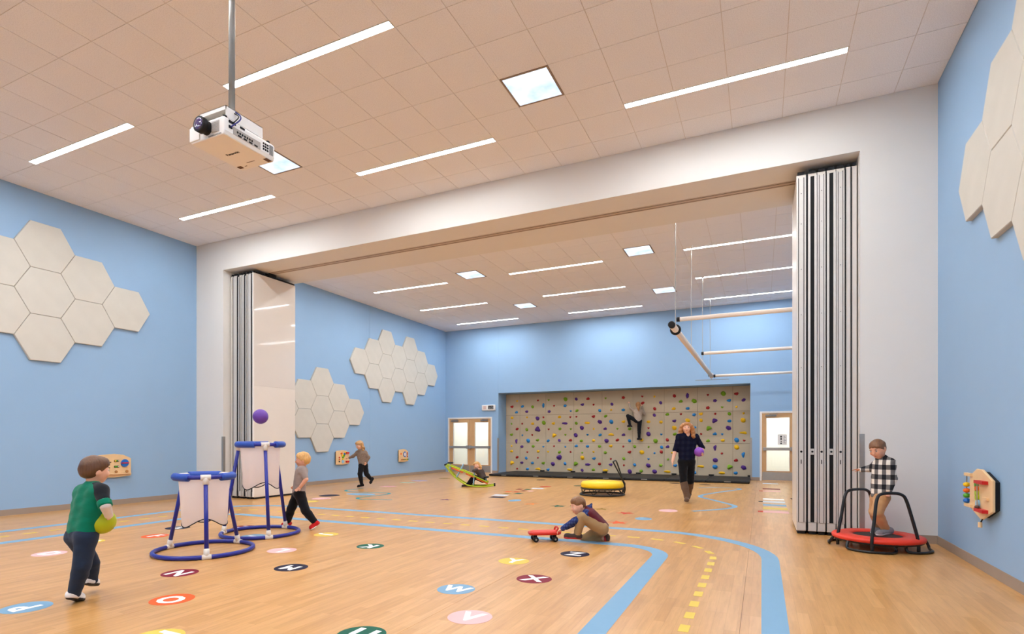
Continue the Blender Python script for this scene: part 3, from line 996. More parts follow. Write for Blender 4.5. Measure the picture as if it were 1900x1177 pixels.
for k in range(9):
    pm.box(0.19, 0.178, 0.035 + k * 0.009, 0.195, 0.215, 0.039 + k * 0.009)
pm.build('side_louvre', M_GREY, t)['kind'] = 'stuff'
for fx, fy in ((0.15, -0.2), (0.15, 0.2), (-0.15, 0.2), (-0.15, -0.2)):
    MB().lathe([(0.016, 0), (0.016, 0.02), (0.012, 0.024)], 10, (fx, fy, 0.135), (0, 0, 1)).build('foot', M_BLACK, t)
br = MB().box(-0.13, -0.20, 0.205, 0.16, -0.196, 0.235).box(-0.13, -0.2, 0.15, 0.16, 0.14, 0.156).box(0.156, -0.2, 0.156, 0.16, 0.14, 0.235).box(-0.13, -0.2, 0.156, -0.126, 0.14, 0.235)
br.box(-0.13, -0.2, 0.231, 0.16, 0.14, 0.235).box(-0.03, -0.03, 0.135, 0.03, 0.03, 0.15)
br.build('mount_bracket', M_PLASW, t)
MB().lathe([(0.055, 0), (0.055, 0.19)], 18, (0.09, -0.14, 0.19), (0, 1, 0)).build('cable_housing', M_PLASW, t, True)
MB().tube([(-0.02, 0, 0.235), (-0.02, 0, H - 3.5)], 0.024, 16).build('pole', M_GREY, t, True)
MB().lathe([(0.09, 0), (0.09, 0.012), (0.03, 0.03)], 20, (-0.02, 0, H - 3.5 + 0.004), (0, 0, -1)).build('ceiling_flange', M_GREY, t, True)
MB().tube(smooth_path([(0.15, -0.12, 0.23), (0.19, -0.1, 0.20), (0.215, -0.12, 0.15), (0.21, -0.17, 0.09), (0.195, -0.185, 0.07)]), 0.005, 7).build('signal_cable', mat('navy cable', (36, 40, 120), 0.4), t, True)
MB().tube(smooth_path([(0.14, -0.13, 0.22), (0.2, -0.12, 0.18), (0.21, -0.16, 0.12), (0.193, -0.17, 0.108)]), 0.004, 7).build('power_cable', M_BLACK, t, True)
bp = MB().box(0.14, 0.16, -0.0015, 0.18, 0.215, 0.0).box(-0.162, 0.165, -0.0015, -0.118, 0.2, 0.0)
bp.build('rating_plate', M_PRINT, t)['kind'] = 'stuff'
text('brand_lettering', 'Panasonic', 0.034, M_DARK, t, (-0.006, -0.004, -0.001), (PI, 0, 0), 0.0008, 0.0004)
MB().box(-0.03, 0.146, -0.0012, 0.06, 0.151, 0.0).box(-0.09, 0.18, -0.0012, -0.065, 0.187, 0.0).build('small_print', M_PRINT, t)['kind'] = 'stuff'

# ================================================================ painted floor
FM = {}


def fmat(n, c):
    return mat('floor vinyl ' + n, c, 0.5, 0.12, var=0.03)


F_BLUE = fmat('sky blue', (122, 161, 188))
F_WHITE = fmat('white', (244, 242, 238))
F_YEL = fmat('yellow', (220, 190, 84))
F_GRN = fmat('green', (4, 88, 66))
F_PINK = fmat('pink', (230, 180, 178))
F_NAVY = fmat('navy', (16, 18, 48))
F_MAR = fmat('maroon', (126, 16, 42))
F_ORG = fmat('orange', (224, 92, 38))
F_REDD = fmat('brick red', (196, 62, 40))
F_TEAL = fmat('teal', (40, 140, 150))
F_GRY = fmat('pale grey', (206, 212, 220))
F_BLK = fmat('black', (40, 36, 36))
F_OLV = fmat('olive', (150, 120, 50))
F_SKY = F_BLUE

road = thing('painted_road', 'pale blue two-edged toy road painted around the play floor', 'floor marking')


def rounded(x0, x1, y0, y1, r):
    p = [(x0, y0 + r)]
    p += arc(x0 + r, y1 - r, r, PI, PI / 2)
    p += arc(x1 - r, y1 - r, r, PI / 2, 0)
    p += arc(x1 - r, y0 + r, r, 0, -PI / 2)
    p += arc(x0 + r, y0 + r, r, -PI / 2, -PI)
    return p


ZM = 0.0012
MB().ribbon(rounded(-9.31, 0.08, 0.35, 7.86, 1.42), 0.165, 0.0, ZM).build('edge_line', F_BLUE, road)
MB().ribbon(rounded(-8.28, -0.985, 1.5, 6.64, 0.5), 0.165, 0.0, ZM).build('edge_line', F_BLUE, road)
mid = rounded(-8.82, -0.462, 0.95, 7.22, 0.95)
# dashes: walk along the centre path
pts = [Vector((p[0], p[1], 0)) for p in mid]
dash_pos, acc, step = [], 0.05, 0.305
for a, b in zip(pts[:-1], pts[1:]):
    L = (b - a).length
    while acc < L:
        dash_pos.append((a + (b - a) * (acc / L), math.atan2((b - a).y, (b - a).x)))
        acc += step
    acc -= L
dm = MB().box(-0.075, -0.033, 0, 0.075, 0.033, ZM).mesh('centre_dash')
dm.materials.append(F_YEL)
for p, a in dash_pos:
    if p.y < 2.5:
        continue
    o = link('centre_dash', dm, road)
    o.location = (p.x, p.y, 0)
    o.rotation_euler.z = a

# alphabet spots
LET = [('D', -7.04, 3.44, F_PINK, 'pale pink', 0), ('E', -7.43, 4.06, F_YEL, 'yellow', 0), ('F', -7.10, 4.66, F_ORG, 'orange', 0), ('G', -7.47, 5.23, F_NAVY, 'navy', 0),
       ('H', -6.68, 5.69, F_MAR, 'maroon', -1), ('I', -5.93, 5.19, F_BLUE, 'sky blue', -1), ('J', -5.18, 5.70, F_YEL, 'yellow', -1),
       ('K', -4.14, 5.29, F_GRN, 'green', 2), ('L', -4.88, 4.66, F_PINK, 'pale pink', 2), ('M', -4.14, 4.07, F_NAVY, 'navy', 2), ('N', -4.91, 3.46, F_MAR, 'maroon', 2),
       ('O', -4.15, 2.86, F_ORG, 'orange', 2), ('P', -4.93, 2.26, F_BLUE, 'sky blue', 2),
       ('T', -3.44, 2.27, F_YEL, 'yellow', 0), ('U', -2.31, 2.86, F_GRN, 'green', 0), ('V', -1.85, 3.47, F_PINK, 'pale pink', 0), ('W', -2.30, 4.07, F_BLUE, 'sky blue', 0),
       ('X', -1.84, 4.67, F_MAR, 'maroon', 0), ('Y', -2.30, 5.27, F_YEL, 'yellow', 0), ('Z', -1.84, 5.88, F_NAVY, 'navy', 0)]
disc_cache = {}
for s, x, y, m, cn, q in LET:
    t = thing('letter_spot', '%s floor circle with a white letter %s' % (cn, s), 'floor decal', (x, y, 0), q * PI / 2, 'alphabet circles on the floor')
    MB().lathe([(0.158, 0), (0.158, ZM)], 40).build('disc', m, t)
    text('letter', s, 0.215 if s in 'MW' else 0.25, F_WHITE, t, (0, 0, ZM + 0.0002), (0, 0, 0), 0.0095, 0.0003)


def spot(name, label, cat, x, y, rx, ry, m, rz=0.0, n=28):
    b = MB()
    b.prism([(rx * math.cos(2 * PI * k / n), ry * math.sin(2 * PI * k / n)) for k in range(n)], (0, 0, 0), (1, 0, 0), (0, 1, 0), (0, 0, ZM))
    o = b.build(name, m, loc=(x, y, 0), rz=rz)
    return tag(o, label, cat)


def star(name, label, x, y, r, m, rz):
    b = MB()
    b.prism([((r if k % 2 == 0 else r * 0.42) * math.cos(PI * k / 5 + PI / 2), (r if k % 2 == 0 else r * 0.42) * math.sin(PI * k / 5 + PI / 2)) for k in range(10)],
            (0, 0, 0), (1, 0, 0), (0, 1, 0), (0, 0, ZM))
    return tag(b.build(name, m, loc=(x, y, 0), rz=rz), label, 'floor decal')


spot('floor_spot', 'navy oval floor spot right of the running blond boy', 'floor decal', -8.76, 9.74, 0.22, 0.24, F_NAVY)
spot('floor_spot', 'pink oval floor spot next to the navy one', 'floor decal', -8.47, 9.17, 0.2, 0.2, F_PINK)
spot('floor_spot', 'yellow oval floor spot behind the running blond boy', 'floor decal', -8.26, 8.63, 0.17, 0.17, F_YEL)
spot('floor_spot', 'mauve oval floor spot behind the girl at the wall', 'floor decal', -9.06, 12.35, 0.24, 0.2, fmat('mauve', (206, 150, 150)))
spot('floor_spot', 'grey-green oval floor spot past the girl at the wall', 'floor decal', -9.37, 13.69, 0.26, 0.2, fmat('sage', (170, 176, 150)))
spot('floor_spot', 'lilac oval floor spot nearest the yellow rocker', 'floor decal', -9.47, 14.48, 0.28, 0.2, fmat('lilac', (176, 160, 190)))
spot('floor_spot', 'tan oval floor spot in front of the double doors', 'floor decal', -9.33, 15.75, 0.2, 0.2, F_OLV)
spot('floor_spot', 'sky blue oval inside the teal squiggle', 'floor decal', -8.32, 10.29, 0.38, 0.22, F_SKY)
spot('floor_spot', 'small sky blue floor spot beside the hopscotch squares', 'floor decal', -4.6, 10.59, 0.12, 0.2, F_SKY)
spot('floor_spot', 'sky blue floor spot right of the kneeling boy', 'floor decal', -1.69, 8.99, 0.13, 0.16, F_SKY)
spot('floor_spot', 'pale pink floor spot left of the walking woman', 'floor decal', -1.49, 10.21, 0.16, 0.2, F_PINK)
spot('floor_spot', 'black floor spot before the mat, farthest left', 'floor decal', -6.23, 16.4, 0.14, 0.16, F_BLK)
spot('floor_spot', 'black floor spot before the mat, left of the woman', 'floor decal', -2.27, 16.82, 0.15, 0.14, F_BLK)
spot('floor_spot', 'black floor spot before the mat, right of the woman', 'floor decal', -1.43, 16.57, 0.15, 0.14, F_BLK)
spot('floor_spot', 'dark green floor spot left of the yellow trampoline', 'floor decal', -4.51, 14.71, 0.12, 0.14, F_GRN)
spot('floor_spot', 'brick red floor bar behind the hopscotch squares', 'floor decal', -5.22, 14.07, 0.16, 0.14, F_REDD)
star('floor_star', 'purple floor star before the yellow rocker', -5.97, 10.12, 0.16, fmat('plum', (110, 60, 90)), 0.3)
star('floor_star', 'orange-brown floor star before the hopscotch squares', -4.06, 10.14, 0.17, fmat('rust', (214, 132, 70)), 0.1)
star('floor_star', 'dark green floor star left of the kneeling boy head', -3.46, 10.03, 0.17, F_GRN, 0.5)
star('floor_star', 'olive floor star behind the kneeling boy', -2.61, 9.93, 0.16, F_OLV, 0.2)
star('floor_star', 'brick red floor star right of the kneeling boy', -2.1, 9.55, 0.17, F_REDD, 0.7)
star('floor_star', 'orange floor star beside the kneeling boy back', -1.96, 8.41, 0.18, F_ORG, 0.4)

# two painted squiggles
sq = smooth_path([(-1.5, 15.5, 0), (-0.94, 15.8, 0), (-0.5, 15.5, 0), (-0.86, 14.5, 0), (-1.24, 13.2, 0), (-0.83, 12.26, 0), (-0.46, 11.45, 0), (-0.64, 10.86, 0), (-1.1, 10.3, 0)], 6)
tag(MB().ribbon(sq, 0.1, 0, ZM).build('floor_squiggle', F_SKY), 'sky blue squiggle line painted right of the woman', 'floor marking')
sq = smooth_path([(-9.25, 11.5, 0), (-9.32, 11.0, 0), (-9.05, 10.72, 0), (-8.5, 10.7, 0), (-7.95, 10.8, 0), (-7.76, 10.5, 0), (-7.85, 9.95, 0), (-7.85, 9.6, 0), (-7.55, 9.42, 0), (-6.95, 9.6, 0)], 6)
tag(MB().ribbon(sq, 0.075, 0, ZM).build('floor_squiggle', F_TEAL), 'teal squiggle line painted by the girl feet', 'floor marking')

# hopscotch
t = thing('hopscotch', 'hopscotch of coloured squares on the floor before the yellow rocker', 'hopscotch')
for k, (x, y, w, d, m) in enumerate([(-5.19, 11.02, 0.34, 0.26, F_NAVY), (-5.33, 11.45, 0.34, 0.3, F_GRY), (-5.36, 11.85, 0.16, 0.26, F_OLV), (-5.12, 12.0, 0.16, 0.26, F_GRN),
                                     (-5.52, 12.3, 0.15, 0.22, F_ORG), (-5.33, 12.36, 0.15, 0.22, F_REDD), (-5.28, 12.7, 0.12, 0.2, F_MAR), (-5.1, 12.7, 0.16, 0.2, F_PINK),
                                     (-5.54, 13.06, 0.14, 0.22, F_MAR), (-5.34, 13.1, 0.14, 0.22, F_GRN), (-5.2, 13.45, 0.32, 0.26, F_GRY)]):
    MB().box(x - w / 2, y - d / 2, 0, x + w / 2, y + d / 2, ZM).build('square', m, t)
t = thing('jumping_ladder', 'row of coloured bars on the floor leading to the single door', 'floor marking')
for y, m, e in ((10.8, F_PINK, F_REDD), (11.34, F_YEL, None), (11.92, F_SKY, None), (12.54, F_GRY, F_BLK), (13.1, F_WHITE, None), (15.15, F_PINK, F_REDD), (15.85, F_MAR, None), (17.8, F_GRY, None)):
    MB().box(0.02, y - 0.14, 0, 0.42, y + 0.14, ZM).build('bar', m, t)
    if e:
        MB().box(-0.06, y - 0.1, 0, 0.02, y + 0.1, ZM).build('bar_end', e, t)
tag(MB().prism([(0.55, 13.45), (1.3, 13.5), (1.3, 11.2), (0.72, 11.5)], (0, 0, 0), (1, 0, 0), (0, 1, 0), (0, 0, 0.006)).build('floor_mat', mat('brown rubber mat', (92, 70, 56), 0.8)),
    'corner of a brown mat just behind the folded partition stack', 'mat')


# ================================================================ pipe goals
def goal(label, x, y, rb, rt, ht, drop, legs):
    a0 = legs[0]
    t = thing('net_goal', label, 'goal', (x, y, 0), YAW)
    pr = 0.024
    n = 40
    MB().tube([(rb * math.cos(2 * PI * k / n), rb * math.sin(2 * PI * k / n), pr) for k in range(n)], pr, 10, True).build('base_ring', M_COBALT, t, True)
    zt = ht
    MB().tube([(rt * math.cos(2 * PI * k / n), rt * math.sin(2 * PI * k / n), zt) for k in range(n)], pr * 0.95, 10, True).build('top_ring', M_COBALT, t, True)
    for q in range(3):
        aa = (legs[q] + (legs + (legs[0] + 2 * PI,))[q + 1]) / 2
        seg = [(rt * math.cos(aa + s * 0.085), rt * math.sin(aa + s * 0.085), zt) for s in range(-7, 8)]
        MB().tube(seg, pr * 1.75, 12).build('foam_sleeve', M_COBALT2, t, True)
    for q in range(3):
        a = legs[q]
        p0 = Vector((rb * math.cos(a), rb * math.sin(a), pr))
        p1 = Vector((rt * math.cos(a), rt * math.sin(a), zt))
        MB().tube([p0, p1], pr * 0.92, 10).build('leg', M_COBALT, t, True)
        d = (p1 - p0).normalized()
        tg = Vector((-math.sin(a), math.cos(a), 0))
        j = MB().tube([p0 - tg * 0.045, p0 + tg * 0.045], pr * 1.25, 12)
        j.tube([p0, p0 + d * 0.085], pr * 1.2, 12)
        j.build('pipe_joint', M_CONN, t, True)
        j = MB().tube([p1 - tg * 0.05, p1 + tg * 0.05], pr * 1.3, 12)
        j.tube([p1 - d * 0.08, p1 + d * 0.02], pr * 1.25, 12)
        j.build('pipe_joint', M_CONN, t, True)
    # thin bag hanging from the ring
    rn = rt - 0.03
    n, m = 48, 10
    vs, fs = [], []
    for i in range(m + 1):
        f = i / m
        z = zt - 0.02 - f * drop
        for k in range(n):
            a = 2 * PI * k / n
            w = 1 - 0.13 * f + 0.035 * f * math.sin(3 * a + 1) + 0.02 * f * math.sin(7 * a)
            zz = z + (0.045 * math.cos(3 * (a - a0)) * f * f)
            vs.append((rn * w * math.cos(a), rn * w * math.sin(a), zz))
    for i in range(m):
        for k in range(n):
            l = (k + 1) % n
            fs.append((i * n + k, i * n + l, (i + 1) * n + l, (i + 1) * n + k))
    mb = MB()
    mb.v, mb.f = vs, fs
    mb.build('net', M_NET, t, True)
    MB().tube([vs[m * n + k] for k in range(n)], 0.006, 6, True).build('net_hem', M_BLACK, t, True)
    return t


def net_material():
    m = bpy.data.materials.new('thin white mesh cloth')
    m.use_nodes = True
    nt = m.node_tree
    nt.nodes.clear()
    out = nt.nodes.new('ShaderNodeOutputMaterial')
    mix = nt.nodes.new('ShaderNodeMixShader')
    mix2 = nt.nodes.new('ShaderNodeMixShader')
    tr = nt.nodes.new('ShaderNodeBsdfTransparent')
    df = nt.nodes.new('ShaderNodeBsdfDiffuse')
    tl = nt.nodes.new('ShaderNodeBsdfTranslucent')
    df.inputs[0].default_value = rgb(240, 228, 222)
    tl.inputs[0].default_value = rgb(240, 228, 222)
    mix2.inputs[0].default_value = 0.45
    mix.inputs[0].default_value = 0.8
    nt.links.new(df.outputs[0], mix2.inputs[1])
    nt.links.new(tl.outputs[0], mix2.inputs[2])
    nt.links.new(tr.outputs[0], mix.inputs[1])
    nt.links.new(mix2.outputs[0], mix.inputs[2])
    nt.links.new(mix.outputs[0], out.inputs[0])
    return m


M_NET = net_material()
goal('shorter blue pipe goal with white net, beside the boy in green', -5.625, 4.255, 0.5, 0.285, 0.84, 0.48, (-1.05, 1.25, 2.85))
goal('taller blue pipe goal with white net, under the flying purple ball', -6.001, 5.365, 0.48, 0.275, 1.185, 0.52, (-0.97, 1.22, 3.2))


def ball(name, label, m, loc, r):
    b = MB().ell((0, 0, 0), (r, r, r), 28, 18)
    t = thing(name, label, 'ball', loc)
    b.build('shell', m, t, True)
    MB().lathe([(0.006, 0), (0.005, 0.002)], 8, (0, -r * 0.72, r * 0.69), (0, -0.72, 0.69)).build('valve', M_BLACK, t)
    return t


ball('play_ball', 'purple play ball flying above the taller blue goal', M_PUR, (-6.0, 5.365, 1.555), 0.098)


# ================================================================ red trampoline with two handles
t = thing('toddler_trampoline', 'low round red trampoline with two black handles, under the boy in checks', 'trampoline', (0, 0, 0), YAW)
t.location = (1.213, 7.768, 0)
zr = 0.135
mb = MB()
prof = [(0.25, zr - 0.012), (0.25, zr + 0.012), (0.29, zr + 0.022), (0.40, zr + 0.022), (0.45, zr + 0.010), (0.46, zr - 0.005), (0.455, zr - 0.03), (0.44, zr - 0.035), (0.25, zr - 0.012)]
n = 48
vs, fs = [], []
for r, z in prof:
    for k in range(n):
        a = 2 * PI * k / n
        vs.append((r * math.cos(a), r * math.sin(a), z))
for i in range(len(prof) - 1):
    for k in range(n):
        l = (k + 1) % n
        fs.append((i * n + k, i * n + l, (i + 1) * n + l, (i + 1) * n + k))
mb.v, mb.f = vs, fs
mb.build('pad_ring', M_REDPAD, t, True)
MB().lathe([(0.26, 0), (0.26, 0.006)], 36, (0, 0, zr - 0.004)).build('jump_mat', M_VINYLB, t)
MB().tube([(0.43 * math.cos(2 * PI * k / 36), 0.43 * math.sin(2 * PI * k / 36), zr - 0.04) for k in range(36)], 0.014, 8, True).build('frame_ring', M_BLKMET, t, True)
A, B_, C_, D_ = (-0.30, -0.36), (0.20, -0.37), (-0.40, 0.10), (0.24, 0.36)
for (p, q, lean) in ((A, B_, 0.06), (C_, D_, -0.05)):
    mxy = ((p[0] + q[0]) / 2, (p[1] + q[1]) / 2)

    def at(s, z, lean=lean, p=p, q=q):
        return (p[0] + (q[0] - p[0]) * s, p[1] + (q[1] - p[1]) * s + lean * z, z)
    pts = smooth_path([at(0.0, 0.016), at(0.0, 0.14), at(0.07, 0.36), at(0.14, 0.58), at(0.24, 0.645), at(0.5, 0.655), at(0.68, 0.64), at(0.78, 0.58), at(0.9, 0.36), at(1.0, 0.14), at(1.0, 0.016)], 5)
    MB().tube(pts, 0.017, 10).build('handle', M_BLKMET, t, True)
for s in (-1, 1):
    loop = [(s * 0.44, -0.16, 0.10), (s * 0.46, -0.17, 0.05), (s * 0.45, -0.2, 0.018), (s * 0.36, -0.36, 0.016), (s * 0.18, -0.44, 0.016), (s * 0.07, -0.40, 0.02), (s * 0.055, -0.38, 0.06), (s * 0.055, -0.40, 0.10)]
    MB().tube(smooth_path(loop, 5), 0.015, 8).build('foot_loop', M_BLKMET, t, True)
    loop = [(s * 0.43, 0.14, 0.10), (s * 0.45, 0.16, 0.05), (s * 0.44, 0.2, 0.018), (s * 0.34, 0.36, 0.016), (s * 0.18, 0.42, 0.016), (s * 0.07, 0.40, 0.02), (s * 0.055, 0.38, 0.06), (s * 0.055, 0.40, 0.10)]
    MB().tube(smooth_path(loop, 5), 0.015, 8).build('foot_loop', M_BLKMET, t, True)

# ================================================================ yellow trampoline
t = thing('jump_trampoline', 'round trampoline with thick yellow cover and black rail, before the climbing wall', 'trampoline', (0, 0, 0), YAW)
yt = t
t.location = (-3.272, 12.502, 0)
MB().lathe([(0.40, 0.165), (0.46, 0.17), (0.48, 0.21), (0.475, 0.26), (0.44, 0.305), (0.30, 0.325), (0.01, 0.33)], 44).build('padded_cover', M_YEL, t, True)
MB().tube([(0.47 * math.cos(2 * PI * k / 40), 0.47 * math.sin(2 * PI * k / 40), 0.155) for k in range(40)], 0.018, 8, True).build('rim', M_BLKMET, t, True)
MB().tube([(0.49 * math.cos(2 * PI * k / 40), 0.49 * math.sin(2 * PI * k / 40), 0.022) for k in range(40)], 0.02, 8, True).build('base_ring', M_BLKMET, t, True)
for k in range(8):
    a = 2 * PI * k / 8 + 0.2
    for s in (-1, 1):
        MB().tube([(0.48 * math.cos(a), 0.48 * math.sin(a), 0.03), (0.46 * math.cos(a + s * 0.3), 0.46 * math.sin(a + s * 0.3), 0.15)], 0.008, 6).build('spring_strut', M_BLKMET, t)
hp = [(0.47, -0.12, 0.05), (0.49, -0.14, 0.16), (0.44, -0.14, 0.33), (0.24, -0.13, 0.72), (0.235, -0.11, 0.76), (0.29, -0.0, 0.775), (0.33, 0.08, 0.77), (0.37, 0.13, 0.71), (0.50, 0.14, 0.34), (0.55, 0.14, 0.22), (0.50, 0.13, 0.05)]
MB().tube(smooth_path(hp, 5), 0.016, 8).build('rail', M_BLKMET, t, True)

# ================================================================ yellow-green rocker
t = thing('seesaw_rocker', 'lime green rocking seesaw with pale blue handles by the double doors', 'rocker', (0, 0, 0), YAW)
t.location = (-7.089, 13.249, 0)
arcp = [(-0.62, 0.59), (-0.46, 0.37), (-0.26, 0.185), (-0.03, 0.055), (0.217, 0.02), (0.505, 0.025), (0.68, 0.05)]
for dy in (-0.22, 0.22):
    MB().tube(smooth_path([(x, dy, z) for x, z in arcp], 6), 0.019, 8).build('rocker_arc', M_LIMEG, t, True)
    for e in (arcp[0], arcp[-1]):
        MB().ell((e[0], dy, e[1]), (0.03, 0.025, 0.025), 10, 6).build('rubber_tip', M_BLACK, t, True)
    MB().tube([(-0.58, dy, 0.60), (-0.1, dy, 0.41), (0.52, dy, 0.12)], 0.017, 8).build('side_rail', M_LIMEG, t, True)
for x0, x1, z0, z1 in ((-0.46, -0.16, 0.52, 0.40), (-0.08, 0.14, 0.37, 0.27), (0.2, 0.5, 0.24, 0.10)):
    MB().prism([(x0, z0), (x1, z1), (x1, z1 - 0.03), (x0, z0 - 0.03)], (0, -0.2, 0), (1, 0, 0), (0, 0, 1), (0, 0.4, 0)).build('seat_board', M_ORANGE, t)
for xb, xt, zb, zt in ((-0.34, -0.16, 0.24, 0.59), (0.12, 0.17, 0.05, 0.47)):
    for dy in (-0.2, 0.2):
        pass
    MB().tube(smooth_path([(xb, -0.2, zb), (xt - 0.02, -0.17, zt - 0.05), (xt, -0.13, zt), (xt, 0.13, zt), (xt - 0.02, 0.17, zt - 0.05), (xb, 0.2, zb)], 5), 0.015, 8).build('handle', M_LTBLU, t, True)
    MB().tube([(xb + (xt - xb) * 0.3, -0.18, zb + (zt - zb) * 0.3), (xb + (xt - xb) * 0.3, 0.18, zb + (zt - zb) * 0.3)], 0.011, 6).build('cross_bar', M_LTBLU, t, True)
for xs, zs in ((-0.50, 0.62), (0.46, 0.24)):
    MB().box(xs - 0.07, -0.14, zs, xs + 0.07, 0.14, zs + 0.035).build('seat_pad', M_BLACK, t, bevel=0.012)
    for dy in (-0.11, 0.11):
        MB().tube([(xs, dy, zs), (xs - 0.02, dy, zs - 0.14)], 0.01, 6).build('seat_post', M_LTBLU, t)

# ================================================================ red skate board
t = thing('scooter_board', 'small red ride-on scooter board pushed by the kneeling boy', 'scooter board', (0, 0, 0), YAW + 0.12)
t.location = (-2.418, 6.48, 0)
outl = [(-0.20, -0.05), (-0.17, -0.085), (-0.1, -0.10), (0.1, -0.10), (0.17, -0.09), (0.2, -0.05), (0.2, 0.05), (0.17, 0.09), (0.1, 0.10), (-0.1, 0.10), (-0.17, 0.085), (-0.20, 0.05)]
MB().prism(outl, (0, 0, 0.085), (1, 0, 0), (0, 1, 0), (0, 0, 0.035)).build('deck', M_RED, t, bevel=0.012)
MB().prism([(a * 0.86, b * 0.8) for a, b in outl], (0, 0, 0.12), (1, 0, 0), (0, 1, 0), (0, 0, 0.006)).build('deck_inlay', M_REDPAD, t, bevel=0.003)
MB().tube(smooth_path([(0.14, -0.07, 0.11), (0.15, -0.07, 0.15), (0.16, -0.04, 0.165), (0.16, 0.04, 0.165), (0.15, 0.07, 0.15), (0.14, 0.07, 0.11)], 5), 0.012, 8).build('grip', M_REDP, t, True)
for wx in (-0.12, 0.12):
    MB().box(wx - 0.02, -0.05, 0.045, wx + 0.02, 0.05, 0.087).build('axle_block', M_BLACK, t)
    for wy in (-0.075, 0.075):
        w = MB().lathe([(0.012, -0.022), (0.030, -0.022), (0.034, -0.012), (0.034, 0.012), (0.030, 0.022), (0.012, 0.022)], 18, (wx, wy, 0.034), (0, 1, 0)).build('wheel', M_BLACK, t, True)
        MB().lathe([(0.012, -0.024), (0.012, 0.024)], 10, (wx, wy, 0.034), (0, 1, 0)).build('hub', M_GREY, w)


